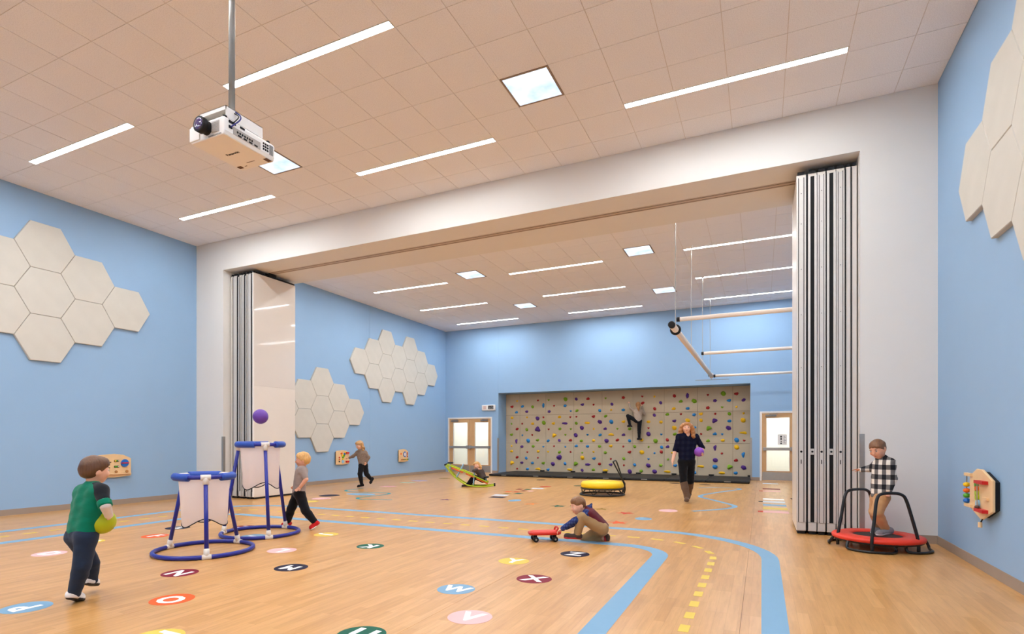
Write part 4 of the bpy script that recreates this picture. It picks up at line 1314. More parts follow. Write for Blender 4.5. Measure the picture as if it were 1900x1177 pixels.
# ================================================================ wooden wall toys
def toy(label, wx, s, yc, zc, w, h, style):
    """s = +1 on the left wall (facing +X), -1 on the right wall; local u along the wall, v up."""
    t = thing('wall_activity_board', label, 'wall toy', (wx, yc, zc))
    U, V, N = Vector((0, 1, 0)), Vector((0, 0, 1)), Vector((s, 0, 0))

    def pr(name, poly, d0, d1, m, par=None, bev=0.0):
        return MB().prism(poly, N * d0, U, V, N * (d1 - d0)).build(name, m, par or t, bevel=bev)

    def rect(u0, v0, u1, v1):
        return [(u0, v0), (u1, v0), (u1, v1), (u0, v1)]

    def disc(cu, cv, r, n=20, e=1.0):
        return [(cu + r * math.cos(2 * PI * k / n), cv + e * r * math.sin(2 * PI * k / n)) for k in range(n)]

    def bead(name, u, v, d, r, m):
        p = N * d + U * u + V * v
        MB().ell(p, (r * 1.05, r * 1.05, r * 0.82), 14, 9).build(name, m, t, True)
    hw, hh = w / 2, h / 2
    if style == 'hexa':
        outline = [(-hw, -hh * 0.55), (-hw * 0.05, -hh), (hw, -hh * 0.62), (hw, hh * 0.68), (hw * 0.35, hh), (-hw * 0.1, hh), (-hw, hh * 0.62)]
    else:
        outline = [(-hw, -hh * 0.95), (0, -hh), (hw, -hh * 0.9), (hw, hh * 0.6), (hw * 0.55, hh * 0.9), (0, hh), (-hw * 0.9, hh * 0.92), (-hw, hh * 0.8)]
    pr('spacer', [(a * 0.9, b * 0.9) for a, b in outline], 0.0, 0.04, M_BLACK)
    pr('board', outline, 0.04, 0.062, M_PLY, bev=0.006)
    f = 0.062
    if style == 'a':      # sliders, blue dial, bead wire
        for k, v in enumerate((0.09, -0.02)):
            pr('slot', [(0.0, v - 0.02), (0.075, v - 0.02), (0.092, v), (0.075, v + 0.02), (0.0, v + 0.02), (-0.015, v)], f, f + 0.004, M_DARK)
            bead('slider', 0.01, v, f + 0.012, 0.014, (M_YELP, M_GREENP)[k])
            bead('slider', 0.035, v, f + 0.012, 0.014, (M_GREENP, M_GREENP)[k])
            bead('slider', 0.07, v, f + 0.010, 0.011, M_PLASW)
        pr('dial', disc(0.185, 0.045, 0.075), f, f + 0.02, M_BLUEP, bev=0.004)
        pr('dial_bar', rect(0.115, 0.038, 0.255, 0.056), f + 0.02, f + 0.03, M_REDP)
        pr('shelf', rect(-0.25, -0.165, 0.29, -0.15), f, f + 0.045, M_PLY)
        for u in (0.02, 0.22, -0.16):
            pr('wooden_wheel', disc(u, -0.115, 0.025), f + 0.01, f + 0.03, mat('brown wood', (176, 124, 70), 0.5), bev=0.003)
        pr('slot', rect(-0.2, 0.06, -0.06, 0.075), f, f + 0.004, M_DARK)
    elif style == 'b':    # red corner blocks, bead bug
        for v in (0.13, -0.13):
            pr('corner_block', rect(0.12, v - 0.025, 0.25, v + 0.025), f, f + 0.035, M_REDP)
        for k, (u, v, m) in enumerate(((-0.06, 0.12, M_ORP), (-0.03, 0.06, M_YELP), (0.0, 0.0, M_GREENP), (0.05, 0.05, M_GREENP), (0.07, 0.1, M_BLUEP), (0.1, 0.14, M_YELP), (0.0, -0.05, M_YELP))):
            pr('bug_bead', disc(u, v, 0.03), f, f + 0.018, m)
        pr('mirror', disc(0.0, -0.12, 0.055), f, f + 0.01, M_LTBLU)
        for v in (0.0, -0.06, -0.12):
            pr('peg', disc(-0.16, v, 0.02), f, f + 0.02, (M_REDP, M_ORP, M_DARK)[int(-v / 0.06)])
    elif style == 'c':    # round mirror, orange dot, bead rail
        pr('mirror_rim', disc(0.06, 0.04, 0.085, 20, 1.15), f, f + 0.015, M_BLUEP)
        pr('mirror', disc(0.06, 0.04, 0.055, 20, 1.15), f + 0.015, f + 0.018, M_PLASW)
        pr('dot', disc(-0.16, 0.06, 0.03), f, f + 0.015, M_ORP)
        for k, v in enumerate((0.08, 0.02, -0.04)):
            pr('peg', disc(0.21, v, 0.02), f, f + 0.02, (M_REDP, M_ORP, M_REDP)[k])
        MB().tube([N * (f + 0.03) + U * -0.2 + V * -0.14, N * (f + 0.03) + U * 0.27 + V * -0.13], 0.008, 6).build('bead_rail', M_DARK, t)
        for k, u in enumerate((-0.12, -0.02, 0.12, 0.2)):
            bead('bead', u, -0.135, f + 0.03, 0.024, (M_ORP, M_GREENP, M_YELP, M_GREENP)[k])
    else:                 # right-wall board: bead post, worm, red blocks, knob
        for v in (0.17, -0.13):
            pr('bead_arm', rect(hw - 0.09, v - 0.016, hw + 0.09, v + 0.016), f - 0.01, f + 0.022, M_PLY, bev=0.004)
        MB().tube([N * (f + 0.006) + U * (hw + 0.06) + V * 0.16, N * (f + 0.006) + U * (hw + 0.06) + V * -0.12], 0.005, 6).build('bead_rod', M_STEEL, t)
        for k, m in enumerate((M_BLUEP, M_GREENP, M_ORP, M_YELP)):
            bead('bead', hw + 0.06, -0.09 + k * (0.05 if k < 3 else 0.053), f + 0.006, 0.029, m)
        for v in (0.12, -0.14):
            pr('red_block', rect(-0.2, v - 0.015, 0.02, v + 0.015), f, f + 0.045, M_REDP)
        for k, (u, v, m, r) in enumerate(((0.07, 0.09, M_GREENP, 0.026), (0.06, 0.05, M_ORP, 0.026), (0.06, 0.01, M_LIMEG, 0.028), (0.05, -0.03, M_LIMEG, 0.028), (0.03, -0.09, M_LTBLU, 0.035))):
            pr('worm_piece', disc(u, v, r, 16, 1.1), f, f + 0.022, m, bev=0.003)
        MB().tube([N * (f + 0.03) + U * -0.02 + V * 0.1, N * (f + 0.03) + U * -0.02 + V * -0.12], 0.005, 6).build('metal_rod', M_STEEL, t)
        bead('rod_bead', -0.02, -0.115, f + 0.03, 0.02, mat('brown bead', (96, 70, 60), 0.5))
        pr('name_plate', rect(-0.22, -0.035, -0.1, -0.015), f, f + 0.02, M_PLY)
        MB().lathe([(0.016, 0), (0.016, 0.045), (0.013, 0.048)], 12, N * 0.075 + V * (-hh - 0.065) + U * -0.04, (0, 0, 1)).build('wooden_knob', M_PLY, t)
        MB().tube([N * 0.075 + V * (-hh - 0.03) + U * -0.04, N * 0.05 + V * (-hh + 0.03) + U * -0.04], 0.006, 6).build('knob_stem', M_DARK, t)
    return t


toy('wooden activity board with blue dial behind the head of the boy in green', XL, 1, 6.53, 0.755, 0.62, 0.45, 'a')
toy('wooden activity board with red blocks that the girl reaches for', XL, 1, 12.97, 0.735, 0.58, 0.43, 'b')
toy('small wooden activity board with round mirror, right of the girl', XL, 1, 16.07, 0.715, 0.56, 0.44, 'c')
toy('wooden activity board with coloured beads on the right-hand blue wall', XR, -1, 6.63, 0.735, 0.60, 0.47, 'hexa')

# ================================================================ people
# Bodies are grown as one continuous surface from a distance field of tapered limbs, then meshed by surface nets.
def surfnet(fun, lo, hi, h):
    lo = np.asarray(lo, float)
    hi = np.asarray(hi, float)
    m = 4
    nc = np.ceil((hi - lo) / (m * h)).astype(int) + 1
    cc = [lo[i] + (np.arange(nc[i]) * m + (m - 1) / 2) * h for i in range(3)]
    G = np.stack(np.meshgrid(*cc, indexing='ij'), -1).reshape(-1, 3)
    dc = fun(G).reshape(nc)
    near = np.abs(dc) < m * h * 1.75
    V = np.repeat(np.repeat(np.repeat(dc, m, 0), m, 1), m, 2)
    K = np.repeat(np.repeat(np.repeat(near, m, 0), m, 1), m, 2)
    idx = np.argwhere(K)
    V[K] = fun(lo + idx * h)
    S = V < 0
    n = np.array(V.shape)
    cnt = np.zeros(n - 1, np.int8)
    for a in (0, 1):
        for b in (0, 1):
            for c in (0, 1):
                cnt += S[a:n[0] - 1 + a, b:n[1] - 1 + b, c:n[2] - 1 + c]
    act = (cnt > 0) & (cnt < 8)
    cells = np.argwhere(act)
    if len(cells) == 0:
        return np.zeros((0, 3)), np.zeros((0, 4), int)
    ID = np.full(act.shape, -1)
    ID[act] = np.arange(len(cells))
    acc = np.zeros((len(cells), 3))
    num = np.zeros(len(cells))
    for ax in range(3):
        o1, o2 = [q for q in range(3) if q != ax]
        for u in (0, 1):
            for v in (0, 1):
                off = np.zeros(3, int)
                off[o1], off[o2] = u, v
                p = cells + off
                e = np.zeros(3, int)
                e[ax] = 1
                q = p + e
                A = V[p[:, 0], p[:, 1], p[:, 2]]
                B = V[q[:, 0], q[:, 1], q[:, 2]]
                x = (A < 0) != (B < 0)
                t = np.where(x, A / np.where(A == B, 1, A - B), 0)
                pos = off + np.outer(t, e)
                acc[x] += pos[x]
                num[x] += 1
    verts = lo + (cells + acc / num[:, None]) * h
    quads = []
    for ax in range(3):
        o1, o2 = (ax + 1) % 3, (ax + 2) % 3
        e = np.zeros(3, int)
        e[ax] = 1
        sl0 = [slice(0, n[i] - 1) if i == ax else slice(1, n[i] - 1) for i in range(3)]
        sl1 = [slice(1, n[i]) if i == ax else slice(1, n[i] - 1) for i in range(3)]
        A, B = S[tuple(sl0)], S[tuple(sl1)]
        base = np.array([0 if i == ax else 1 for i in range(3)])
        for flip in (0, 1):
            w = np.argwhere((A & ~B) if not flip else (~A & B)) + base
            if len(w) == 0:
                continue
            d1 = np.zeros(3, int)
            d2 = np.zeros(3, int)
            d1[o1] = 1
            d2[o2] = 1
            c0, c1, c2, c3 = w - d1 - d2, w - d2, w, w - d1
            q = np.stack([ID[c[:, 0], c[:, 1], c[:, 2]] for c in (c0, c1, c2, c3)], 1)
            quads.append(q if not flip else q[:, ::-1])
    return verts, np.concatenate(quads)


def smin(a, b, k):
    if k <= 0:
        return np.minimum(a, b)
    hh = np.maximum(k - np.abs(a - b), 0) / k
    return np.minimum(a, b) - hh * hh * k * 0.25


def cap(a, b, ra, rb, k=0.02):
    return ('c', np.array(a, float), np.array(b, float), ra, rb, k)


def ball_(c, r, R=None, k=0.02):
    return ('e', np.array(c, float), np.array(r, float), R, 0, k)


def field(prims, cuts=(), wob=0.0, seed=0.0):
    def fn(P):
        d = None
        for p in prims:
            if p[0] == 'c':
                ab = p[2] - p[1]
                q = P - p[1]
                t = np.clip(q @ ab / max(ab @ ab, 1e-9), 0, 1)
                v = np.linalg.norm(q - t[:, None] * ab, axis=1) - (p[3] + (p[4] - p[3]) * t)
            else:
                q = P - p[1]
                if p[3] is not None:
                    q = q @ p[3]
                k0 = np.linalg.norm(q / p[2], axis=1)
                k1 = np.linalg.norm(q / (p[2] * p[2]), axis=1)
                v = k0 * (k0 - 1) / np.maximum(k1, 1e-9)
            d = v if d is None else smin(d, v, p[5])
        if wob:
            d = d + wob * (np.sin(P[:, 2] * 55 + P[:, 0] * 23 + seed) * np.sin(P[:, 1] * 31 - P[:, 2] * 17 + seed * 2) + 0.6 * np.sin(P[:, 2] * 90 - P[:, 0] * 40 + seed))
        for c in cuts:
            pl = (P - c[0]) @ c[1]
            if len(c) > 2:      # ragged edge
                pl = pl + c[2] * (np.sin(P @ c[3] * 170 + seed) + 0.7 * np.sin(P @ c[3] * 390 + 2 * seed) + 0.5 * np.sin(P[:, 2] * 260))
            d = np.maximum(d, pl)
        return d
    return fn


def bounds(prims, pad):
    lo, hi = np.full(3, 1e9), np.full(3, -1e9)
    for p in prims:
        if p[0] == 'c':
            for q, r in ((p[1], p[3]), (p[2], p[4])):
                lo = np.minimum(lo, q - r)
                hi = np.maximum(hi, q + r)
        else:
            r = np.max(p[2])
            lo = np.minimum(lo, p[1] - r)
            hi = np.maximum(hi, p[1] + r)
    return lo - pad, hi + pad


def grow(prims, h, cuts=(), wob=0.0, seed=0.0):
    lo, hi = bounds(prims, 3 * h)
    return surfnet(field(prims, cuts, wob, seed), lo, hi, h)


def to_obj(name, shells, m, parent):
    V, Q, k = [], [], 0
    for v, q in shells:
        V.append(v)
        Q.append(q + k)
        k += len(v)
    V, Q = np.concatenate(V), np.concatenate(Q)
    me = bpy.data.meshes.new(name)
    me.vertices.add(len(V))
    me.vertices.foreach_set('co', V.astype(np.float32).ravel())
    me.loops.add(len(Q) * 4)
    me.loops.foreach_set('vertex_index', Q.astype(np.int32).ravel())
    me.polygons.add(len(Q))
    me.polygons.foreach_set('loop_start', np.arange(0, len(Q) * 4, 4, dtype=np.int32))
    me.polygons.foreach_set('loop_total', np.full(len(Q), 4, np.int32))
    me.polygons.foreach_set('use_smooth', np.ones(len(Q), bool))
    me.update(calc_edges=True)
    me.validate()
    me.materials.append(m)
    return link(name, me, parent)


def unit(v):
    v = np.array(v, float)
    return v / np.linalg.norm(v)


def hand(w, d, n, s, side, curl):
    """Palm, four unequal two-jointed fingers and a thumb; d along the hand, n out of the palm."""
    w, d, n = np.array(w, float), unit(d), np.array(n, float)
    n = unit(n - d * (n @ d))
    ac = np.cross(d, n) * side          # towards the thumb
    R = np.stack([ac, n, d], 1)
    pr = [cap(w - d * 0.01 * s, w + d * 0.02 * s, 0.017 * s, 0.018 * s, 0.012), ball_(w + d * 0.042 * s, np.array((0.030, 0.013, 0.040)) * s, R, 0.012 * s)]
    for i, (o, L) in enumerate(((0.022, 0.052), (0.0075, 0.058), (-0.0075, 0.054), (-0.021, 0.044))):
        b = w + (d * 0.072 + ac * o) * s
        c1, c2 = curl * 0.6, curl * 1.5
        d1 = d * math.cos(c1) + n * math.sin(c1)
        d2 = d * math.cos(c2) + n * math.sin(c2)
        k = b + d1 * L * 0.52 * s
        e = k + d2 * L * 0.48 * s
        pr += [cap(b, k, 0.0078 * s, 0.0070 * s, 0.004 * s), cap(k, e, 0.0070 * s, 0.0058 * s, 0.003 * s)]
    b = w + (d * 0.022 + ac * 0.024) * s
    k = b + unit(d * 0.6 + ac * 0.75 + n * 0.25) * 0.030 * s
    e = k + unit(d * 0.85 + ac * 0.25 + n * 0.45) * 0.026 * s
    pr += [cap(b, k, 0.0115 * s, 0.009 * s, 0.008 * s), cap(k, e, 0.009 * s, 0.0068 * s, 0.003 * s)]
    return pr


KID = dict(neck=0.034, ua=0.036, el=0.030, wr=0.022, th=0.062, kn=0.046, an=0.030, ch=0.070, hp=0.058, head=1.0, hand=0.72, foot=0.030)
ADULT = dict(neck=0.048, ua=0.047, el=0.040, wr=0.028, th=0.080, kn=0.057, an=0.040, ch=0.074, hp=0.080, head=1.08, hand=1.0, foot=0.038)
HAIR = {}


def person(label, base, J, face, up, body, h, skin, hair, top, bottom, shoes, hands, longhair=None, hem=0.0, sleeve=1.0, hood=False, boots=None, scale=1.0, group=None, eye=(60, 44, 34),
           soles=None, extra=None, waist=0.03, crop=False, vneck=False, wave=0.0045):
    t = thing('person', label, 'person', base, YAW, group)
    B = {k: v * scale for k, v in body.items()}
    J = {k: np.array(v, float) for k, v in J.items()}
    # keep what rests on the floor above it
    fr = B['foot']
    f = unit(face)
    u = np.array(up, float)
    u = unit(u - f * (u @ f))
    sd = np.cross(f, u)
    R = np.stack([sd, f, u], 1)
    hs = B['head']
    c = J['head']
    head = [ball_(c + u * 0.014 * hs - f * 0.006 * hs, np.array((0.073, 0.089, 0.086)) * hs, R, 0.02),
            ball_(c + f * 0.024 * hs - u * 0.042 * hs, np.array((0.052, 0.058, 0.056)) * hs, R, 0.05 * hs),
            ball_(c + f * 0.052 * hs - u * 0.078 * hs, np.array((0.022, 0.020, 0.016)) * hs, R, 0.03 * hs),
            cap(c + f * 0.083 * hs + u * 0.004 * hs, c + f * 0.096 * hs - u * 0.024 * hs, 0.007 * hs, 0.012 * hs, 0.014 * hs),
            ball_(c + f * 0.074 * hs - u * 0.052 * hs, np.array((0.024, 0.014, 0.011)) * hs, R, 0.012 * hs)]
    for q in (-1, 1):
        head.append(ball_(c + sd * 0.072 * hs * q - f * 0.006 * hs - u * 0.012 * hs, np.array((0.010, 0.019, 0.028)) * hs, R, 0.008))
        head.append(ball_(c + f * 0.070 * hs + sd * 0.040 * hs * q - u * 0.026 * hs, np.array((0.018, 0.014, 0.017)) * hs, R, 0.02 * hs))
    nk = J['neck']
    chest = J['neck'] * 0.72 + J['pel'] * 0.28
    ax0 = unit(J['pel'] - nk)
    torso = []
    for q in 'LR':
        sh = J['sh' + q]
        torso.append(cap(sh * 0.70 + nk * 0.30 + ax0 * B['ch'] * 0.75, J['hp' + q] * 0.85 + J['pel'] * 0.15, B['ch'] * 0.72, B['hp'] * 0.92, 0.05))
    torso.append(cap(chest, J['pel'], B['ch'] * 0.95, B['hp'], 0.05))
    for q in 'LR':
        torso.append(cap(nk + ax0 * 0.02, J['sh' + q], B['neck'] * 0.95, B['ua'] * 0.92, 0.05))
    arms, legs = [], []
    for q in 'LR':
        arms.append([cap(J['sh' + q], J['el' + q], B['ua'], B['el'], 0.03), cap(J['el' + q], J['wr' + q], B['el'] * 1.02, B['wr'], 0.012)])
        kn, an = J['kn' + q], J['an' + q]
        mid = kn * 0.68 + an * 0.32
        legs.append([cap(J['hp' + q], kn, B['th'], B['kn'], 0.03), cap(kn, mid, B['kn'] * 0.97, B['kn'] * 0.92, 0.012), cap(mid, an, B['kn'] * 0.92, B['an'], 0.012)])
    neck = [cap(c - u * 0.05 * hs - f * 0.008 * hs, nk, B['neck'], B['neck'] * 1.15, 0.025)]
    feet = []
    for q in 'LR':
        he, to = J['he' + q], J['to' + q]
        up_ = np.array((0, 0, 1.0))
        d = unit(to - he)
        up_ = unit(up_ - d * (up_ @ d))
        feet.append((he + up_ * fr * 0.9, to + up_ * fr * 0.75, up_, he, to, d))
    allb = head + neck + torso + arms[0] + arms[1] + legs[0] + legs[1]
    for k, q in enumerate('LR'):
        allb += [cap(J['an' + q], feet[k][0], B['an'], fr * 0.8, 0.02), cap(feet[k][0], feet[k][1] - feet[k][5] * fr * 0.8, fr * 0.8, fr * 0.6, 0.02)]
    shells = [grow(allb, h)]
    for k, q in enumerate('LR'):
        if hands[k] is None:
            continue
        d, n, curl = hands[k]
        hp = hand(J['wr' + q], d, n, B['hand'], -1 if q == 'L' else 1, curl)
        shells.append(grow(hp, max(0.0042 * B['hand'] / 0.72, 0.0042)))
    to_obj('body', shells, skin, t)
    # face: eyes, brows, mouth
    for q in (-1, 1):
        e = MB()
        pe = c + f * 0.0795 * hs + sd * 0.030 * hs * q + u * 0.006 * hs
        for (r3, off, nm, mm) in (((0.0115, 0.006, 0.0065), 0.0, 'eye', mat('eye white', (236, 230, 224), 0.3)), ((0.0062, 0.005, 0.0064), 0.0032, 'iris', mat('dark iris', eye, 0.3))):
            b = MB().ell((0, 0, 0), tuple(v * hs for v in r3), 12, 8)
            b.v = [tuple(pe + f * off * hs + R @ np.array(v)) for v in b.v]
            b.build(nm, mm, t, True)
        b = MB().tube([tuple(pe + u * 0.017 * hs + sd * (-0.013 + 0.013 * i) * hs + f * (0.004 - 0.003 * (i != 1)) * hs + u * (0.003 * (i == 1)) * hs) for i in range(3)], 0.0032 * hs, 6)
        b.build('eyebrow', hair, t, True)
    b = MB().tube([tuple(c + f * (0.0895 - 0.003 * abs(i)) * hs - u * 0.0525 * hs + sd * 0.009 * i * hs + u * (0.0015 * abs(i)) * hs) for i in (-2, -1, 0, 1, 2)], [0.002 * hs, 0.0045 * hs, 0.005 * hs, 0.0045 * hs, 0.002 * hs], 6)
    b.build('lips', mat('lips', (190, 104, 96), 0.5), t, True)
    # hair
    hr = [ball_(c + u * 0.018 * hs - f * 0.012 * hs, np.array((0.082, 0.096, 0.092)) * hs, R, 0.02),
          ball_(c + u * 0.052 * hs + f * 0.040 * hs + sd * 0.012 * hs, np.array((0.056, 0.042, 0.044)) * hs, R, 0.03 * hs),
          ball_(c - u * 0.020 * hs - f * 0.052 * hs, np.array((0.066, 0.046, 0.050)) * hs, R, 0.03 * hs)]
    cuts = [(c + f * 0.046 * hs + u * 0.014 * hs, unit(f * 0.74 - u * 0.67), 0.0035 * hs, sd), (c - u * 0.058 * hs, unit(-u * 0.92 + f * 0.38), 0.0035 * hs, sd)]
    if crop:
        hr = [ball_(c + u * 0.017 * hs - f * 0.009 * hs, np.array((0.0785, 0.0935, 0.091)) * hs, R, 0.02), ball_(c + u * 0.062 * hs + f * 0.034 * hs, np.array((0.05, 0.04, 0.034)) * hs, R, 0.03 * hs)]
        cuts[0] = (c + f * 0.050 * hs + u * 0.022 * hs, unit(f * 0.66 - u * 0.75), 0.003 * hs, sd)
        cuts[1] = (c - u * 0.046 * hs, unit(-u * 0.9 + f * 0.44), 0.003 * hs, sd)
    if longhair:
        cuts = cuts[:1]
    v1 = grow(hr, min(h, 0.007), cuts, 0.0024, 1.0)
    hs_sh = [v1]
    if longhair:
        lh = []
        for pth, ra, rb in longhair:
            pp = [c + R @ (np.array(p) * hs) for p in pth]
            for a, b in zip(pp[:-1], pp[1:]):
                lh.append(cap(a, b, ra * hs, rb * hs, 0.03))
        hs_sh.append(grow(lh, min(h, 0.009), (), wave, 2.0))
    to_obj('hair', hs_sh, hair, t)
    # clothing
    g = 0.011
    big = lambda ps, e: [(p[0], p[1], p[2], p[3] + e, p[4] + e, p[5]) if p[0] == 'c' else (p[0], p[1], p[2] + e, p[3], p[4], p[5]) for p in ps]
    axis = unit(J['neck'] - J['pel'])
    hemp = J['pel'] - axis * hem
    top_p = big(torso, g + 0.008)
    sl = []
    for k, q in enumerate('LR'):
        sh, el, wr = J['sh' + q], J['el' + q], J['wr' + q]
        if sleeve >= 1.0:
            e = el + (wr - el) * (0.92 * (sleeve - 0.5) * 2 if sleeve < 1 else 0.95)
            sl.append([cap(sh, el, B['ua'] + g, B['el'] + g, 0.03), cap(el, e, B['el'] + g, B['wr'] + g * 0.7, 0.015)])
        else:
            e = sh + (el - sh) * min(1, sleeve * 2) if sleeve <= 0.5 else el + (wr - el) * (sleeve - 0.5) * 2
            if sleeve <= 0.5:
                sl.append([cap(sh, e, B['ua'] + g, B['el'] + g, 0.03)])
            else:
                sl.append([cap(sh, el, B['ua'] + g, B['el'] + g, 0.03), cap(el, e, B['el'] + g, B['el'] + g * 0.5, 0.015)])
    cutp = [(hemp, -axis)]
    coll = [cap(nk - axis * 0.02, nk + unit(c - nk) * 0.012, B['neck'] * 1.15 + g, B['neck'] * 1.1 + g * 0.7, 0.03)]
    if extra and 'sleeve_mat' in extra:
        to_obj('shirt', [grow(top_p + coll, h, cutp, 0.0018, 3.0)], top, t)
        for q, s_ in zip('LR', sl):
            sh = J['sh' + q]
            s_ = s_ + [cap(nk * 0.5 + sh * 0.5 + ax0 * 0.005, sh, B['ua'] * 0.95 + g + 0.008, B['ua'] + g + 0.004, 0.03)]
            to_obj('sleeve', [grow(s_, h, (), 0.001, 4.0)], extra['sleeve_mat'], t)
    else:
        fs = field(top_p + coll + sl[0] + sl[1], cutp, 0.0018, 3.0)
        if vneck:
            fn = np.array((0, -1.0, 0))
            cutv = field([cap(nk + fn * 0.085 + np.array((0, 0, 0.06)), nk + fn * 0.10 - np.array((0, 0, 0.115)), 0.072, 0.004, 0.01)])
            lo, hi = bounds(top_p + coll + sl[0] + sl[1], 3 * h)
            to_obj('shirt', [surfnet(lambda P: np.maximum(fs(P), -cutv(P)), lo, hi, h)], top, t)
        else:
            lo, hi = bounds(top_p + coll + sl[0] + sl[1], 3 * h)
            to_obj('shirt', [surfnet(fs, lo, hi, h)], top, t)
    if extra and 'cuff' in extra:
        for q in 'LR':
            sh, el, wr = J['sh' + q], J['el' + q], J['wr' + q]
            to_obj('sleeve_band', [grow([cap(sh, el + unit(el - sh) * 0.03, B['el'] + g + 0.010, B['el'] + g + 0.006, 0.02)], h, [(sh + (el - sh) * 0.72, unit(sh - el)), (el + unit(el - sh) * 0.012, unit(el - sh))])], extra['cuff'], t)
            to_obj('undersleeve', [grow([cap(el, el + (wr - el) * 0.95, B['el'] + g * 0.8, B['wr'] + g * 0.7, 0.02)], h, (), 0.001, 5)], extra['under'], t)
    if hood:
        hb = nk - f * 0.03 + np.array((0, 0, 0.0))
        to_obj('hood', [grow([ball_(hb + axis * 0.01, (0.06, 0.075, 0.04), None, 0.03), cap(nk - f * 0.05, nk - f * 0.09 + np.array((0, 0, 0.05)), 0.035, 0.012, 0.04)], h, (), 0.001, 3)], extra['sleeve_mat'], t)
    pp = big(torso[2:3], 0.012)
    pp += [cap(J['hpL'], J['hpR'], B['hp'] + 0.010, B['hp'] + 0.010, 0.05)]
    pc = [(J['pel'] + axis * waist, axis)]
    lg = big(legs[0] + legs[1], 0.014)
    fa, fb = field(pp, pc), field(lg, (), 0.0016, 7.0)
    lo, hi = bounds(pp + lg, 3 * h)
    to_obj('trousers', [surfnet(lambda P: smin(fa(P), fb(P), 0.035), lo, hi, h)], bottom, t)
    # shoes
    for k, q in enumerate('LR'):
        a, b, u_, he, to, d = feet[k]
        ln = np.linalg.norm(to - he)
        sp = [cap(a, b - d * fr * 0.5, fr * 1.18, fr * 1.02, 0.03), cap(a + u_ * fr * 0.3, J['an' + q] * 0.5 + a * 0.5, fr * 1.1, B['an'] + g * 1.1, 0.03), ball_(b - d * fr * 0.9, (fr * 1.1,) * 3, None, 0.03)]
        if boots:
            kn, an = J['kn' + q], J['an' + q]
            sp += [cap(an, an * 0.45 + kn * 0.55, B['an'] + 0.016, B['kn'] + 0.012, 0.03), cap(an * 0.45 + kn * 0.55, an * 0.12 + kn * 0.88, B['kn'] + 0.013, B['kn'] + 0.016, 0.02), cap(a, an, fr * 1.05, B['an'] + 0.014, 0.03)]
        floor_pt = he - u_ * 0.001
        s_o = to_obj('boot' if boots else 'shoe', [grow(sp, min(h, 0.009), [(floor_pt + u_ * 0.006, -u_)], 0.0006, 2.0)], shoes, t)
        if soles is not None:
            sv = grow([(p[0], p[1], p[2], p[3] + 0.004, p[4] + 0.004, p[5]) if p[0] == 'c' else (p[0], p[1], p[2] + 0.004, p[3], p[4], p[5]) for p in sp[:1] + sp[2:3]], min(h, 0.008), [(floor_pt - u_ * 0.004, -u_), (floor_pt + u_ * fr * 0.55, u_)])
            so = to_obj('sole', [sv], soles, s_o)
    return t, J


SKIN = mat('fair skin', (232, 178, 150), 0.5, 0.4, var=0.04, vscale=9)
SKIN2 = mat('warm skin', (224, 164, 134), 0.5, 0.4, var=0.04, vscale=9)


def hairmat(n, c):
    m = mat('hair ' + n, c, 0.42, 0.5, var=0.42, vscale=60, bump=0.9, bscale=70)
    stretch(m, (1.0, 1.0, 0.16))
    return m


def stretch(m, sc):
    """Draw the noise fields of a material out along one axis."""
    nt = m.node_tree
    if nt.nodes.get('stretch'):
        return
    mp = nt.nodes.new('ShaderNodeMapping')
    mp.name = 'stretch'
    mp.inputs['Scale'].default_value = sc
    for l in list(nt.links):
        if l.from_node.type == 'TEX_COORD' and l.to_node.type == 'TEX_NOISE':
            src, dst = l.from_socket, l.to_socket
            nt.links.new(mp.outputs[0], dst)
            if not mp.inputs['Vector'].is_linked:
                nt.links.new(src, mp.inputs['Vector'])


def cloth(n, c, var=0.08, vs=14, sheen=0.1):
    m = mat('cloth ' + n, c, 0.85, 0.15, var=var, vscale=vs, bump=0.8, bscale=5, sheen=sheen)
    stretch(m, (1.0, 1.0, 2.4))
    for nd in m.node_tree.nodes:
        if nd.type == 'BUMP':
            nd.inputs['Distance'].default_value = 0.012
    return m


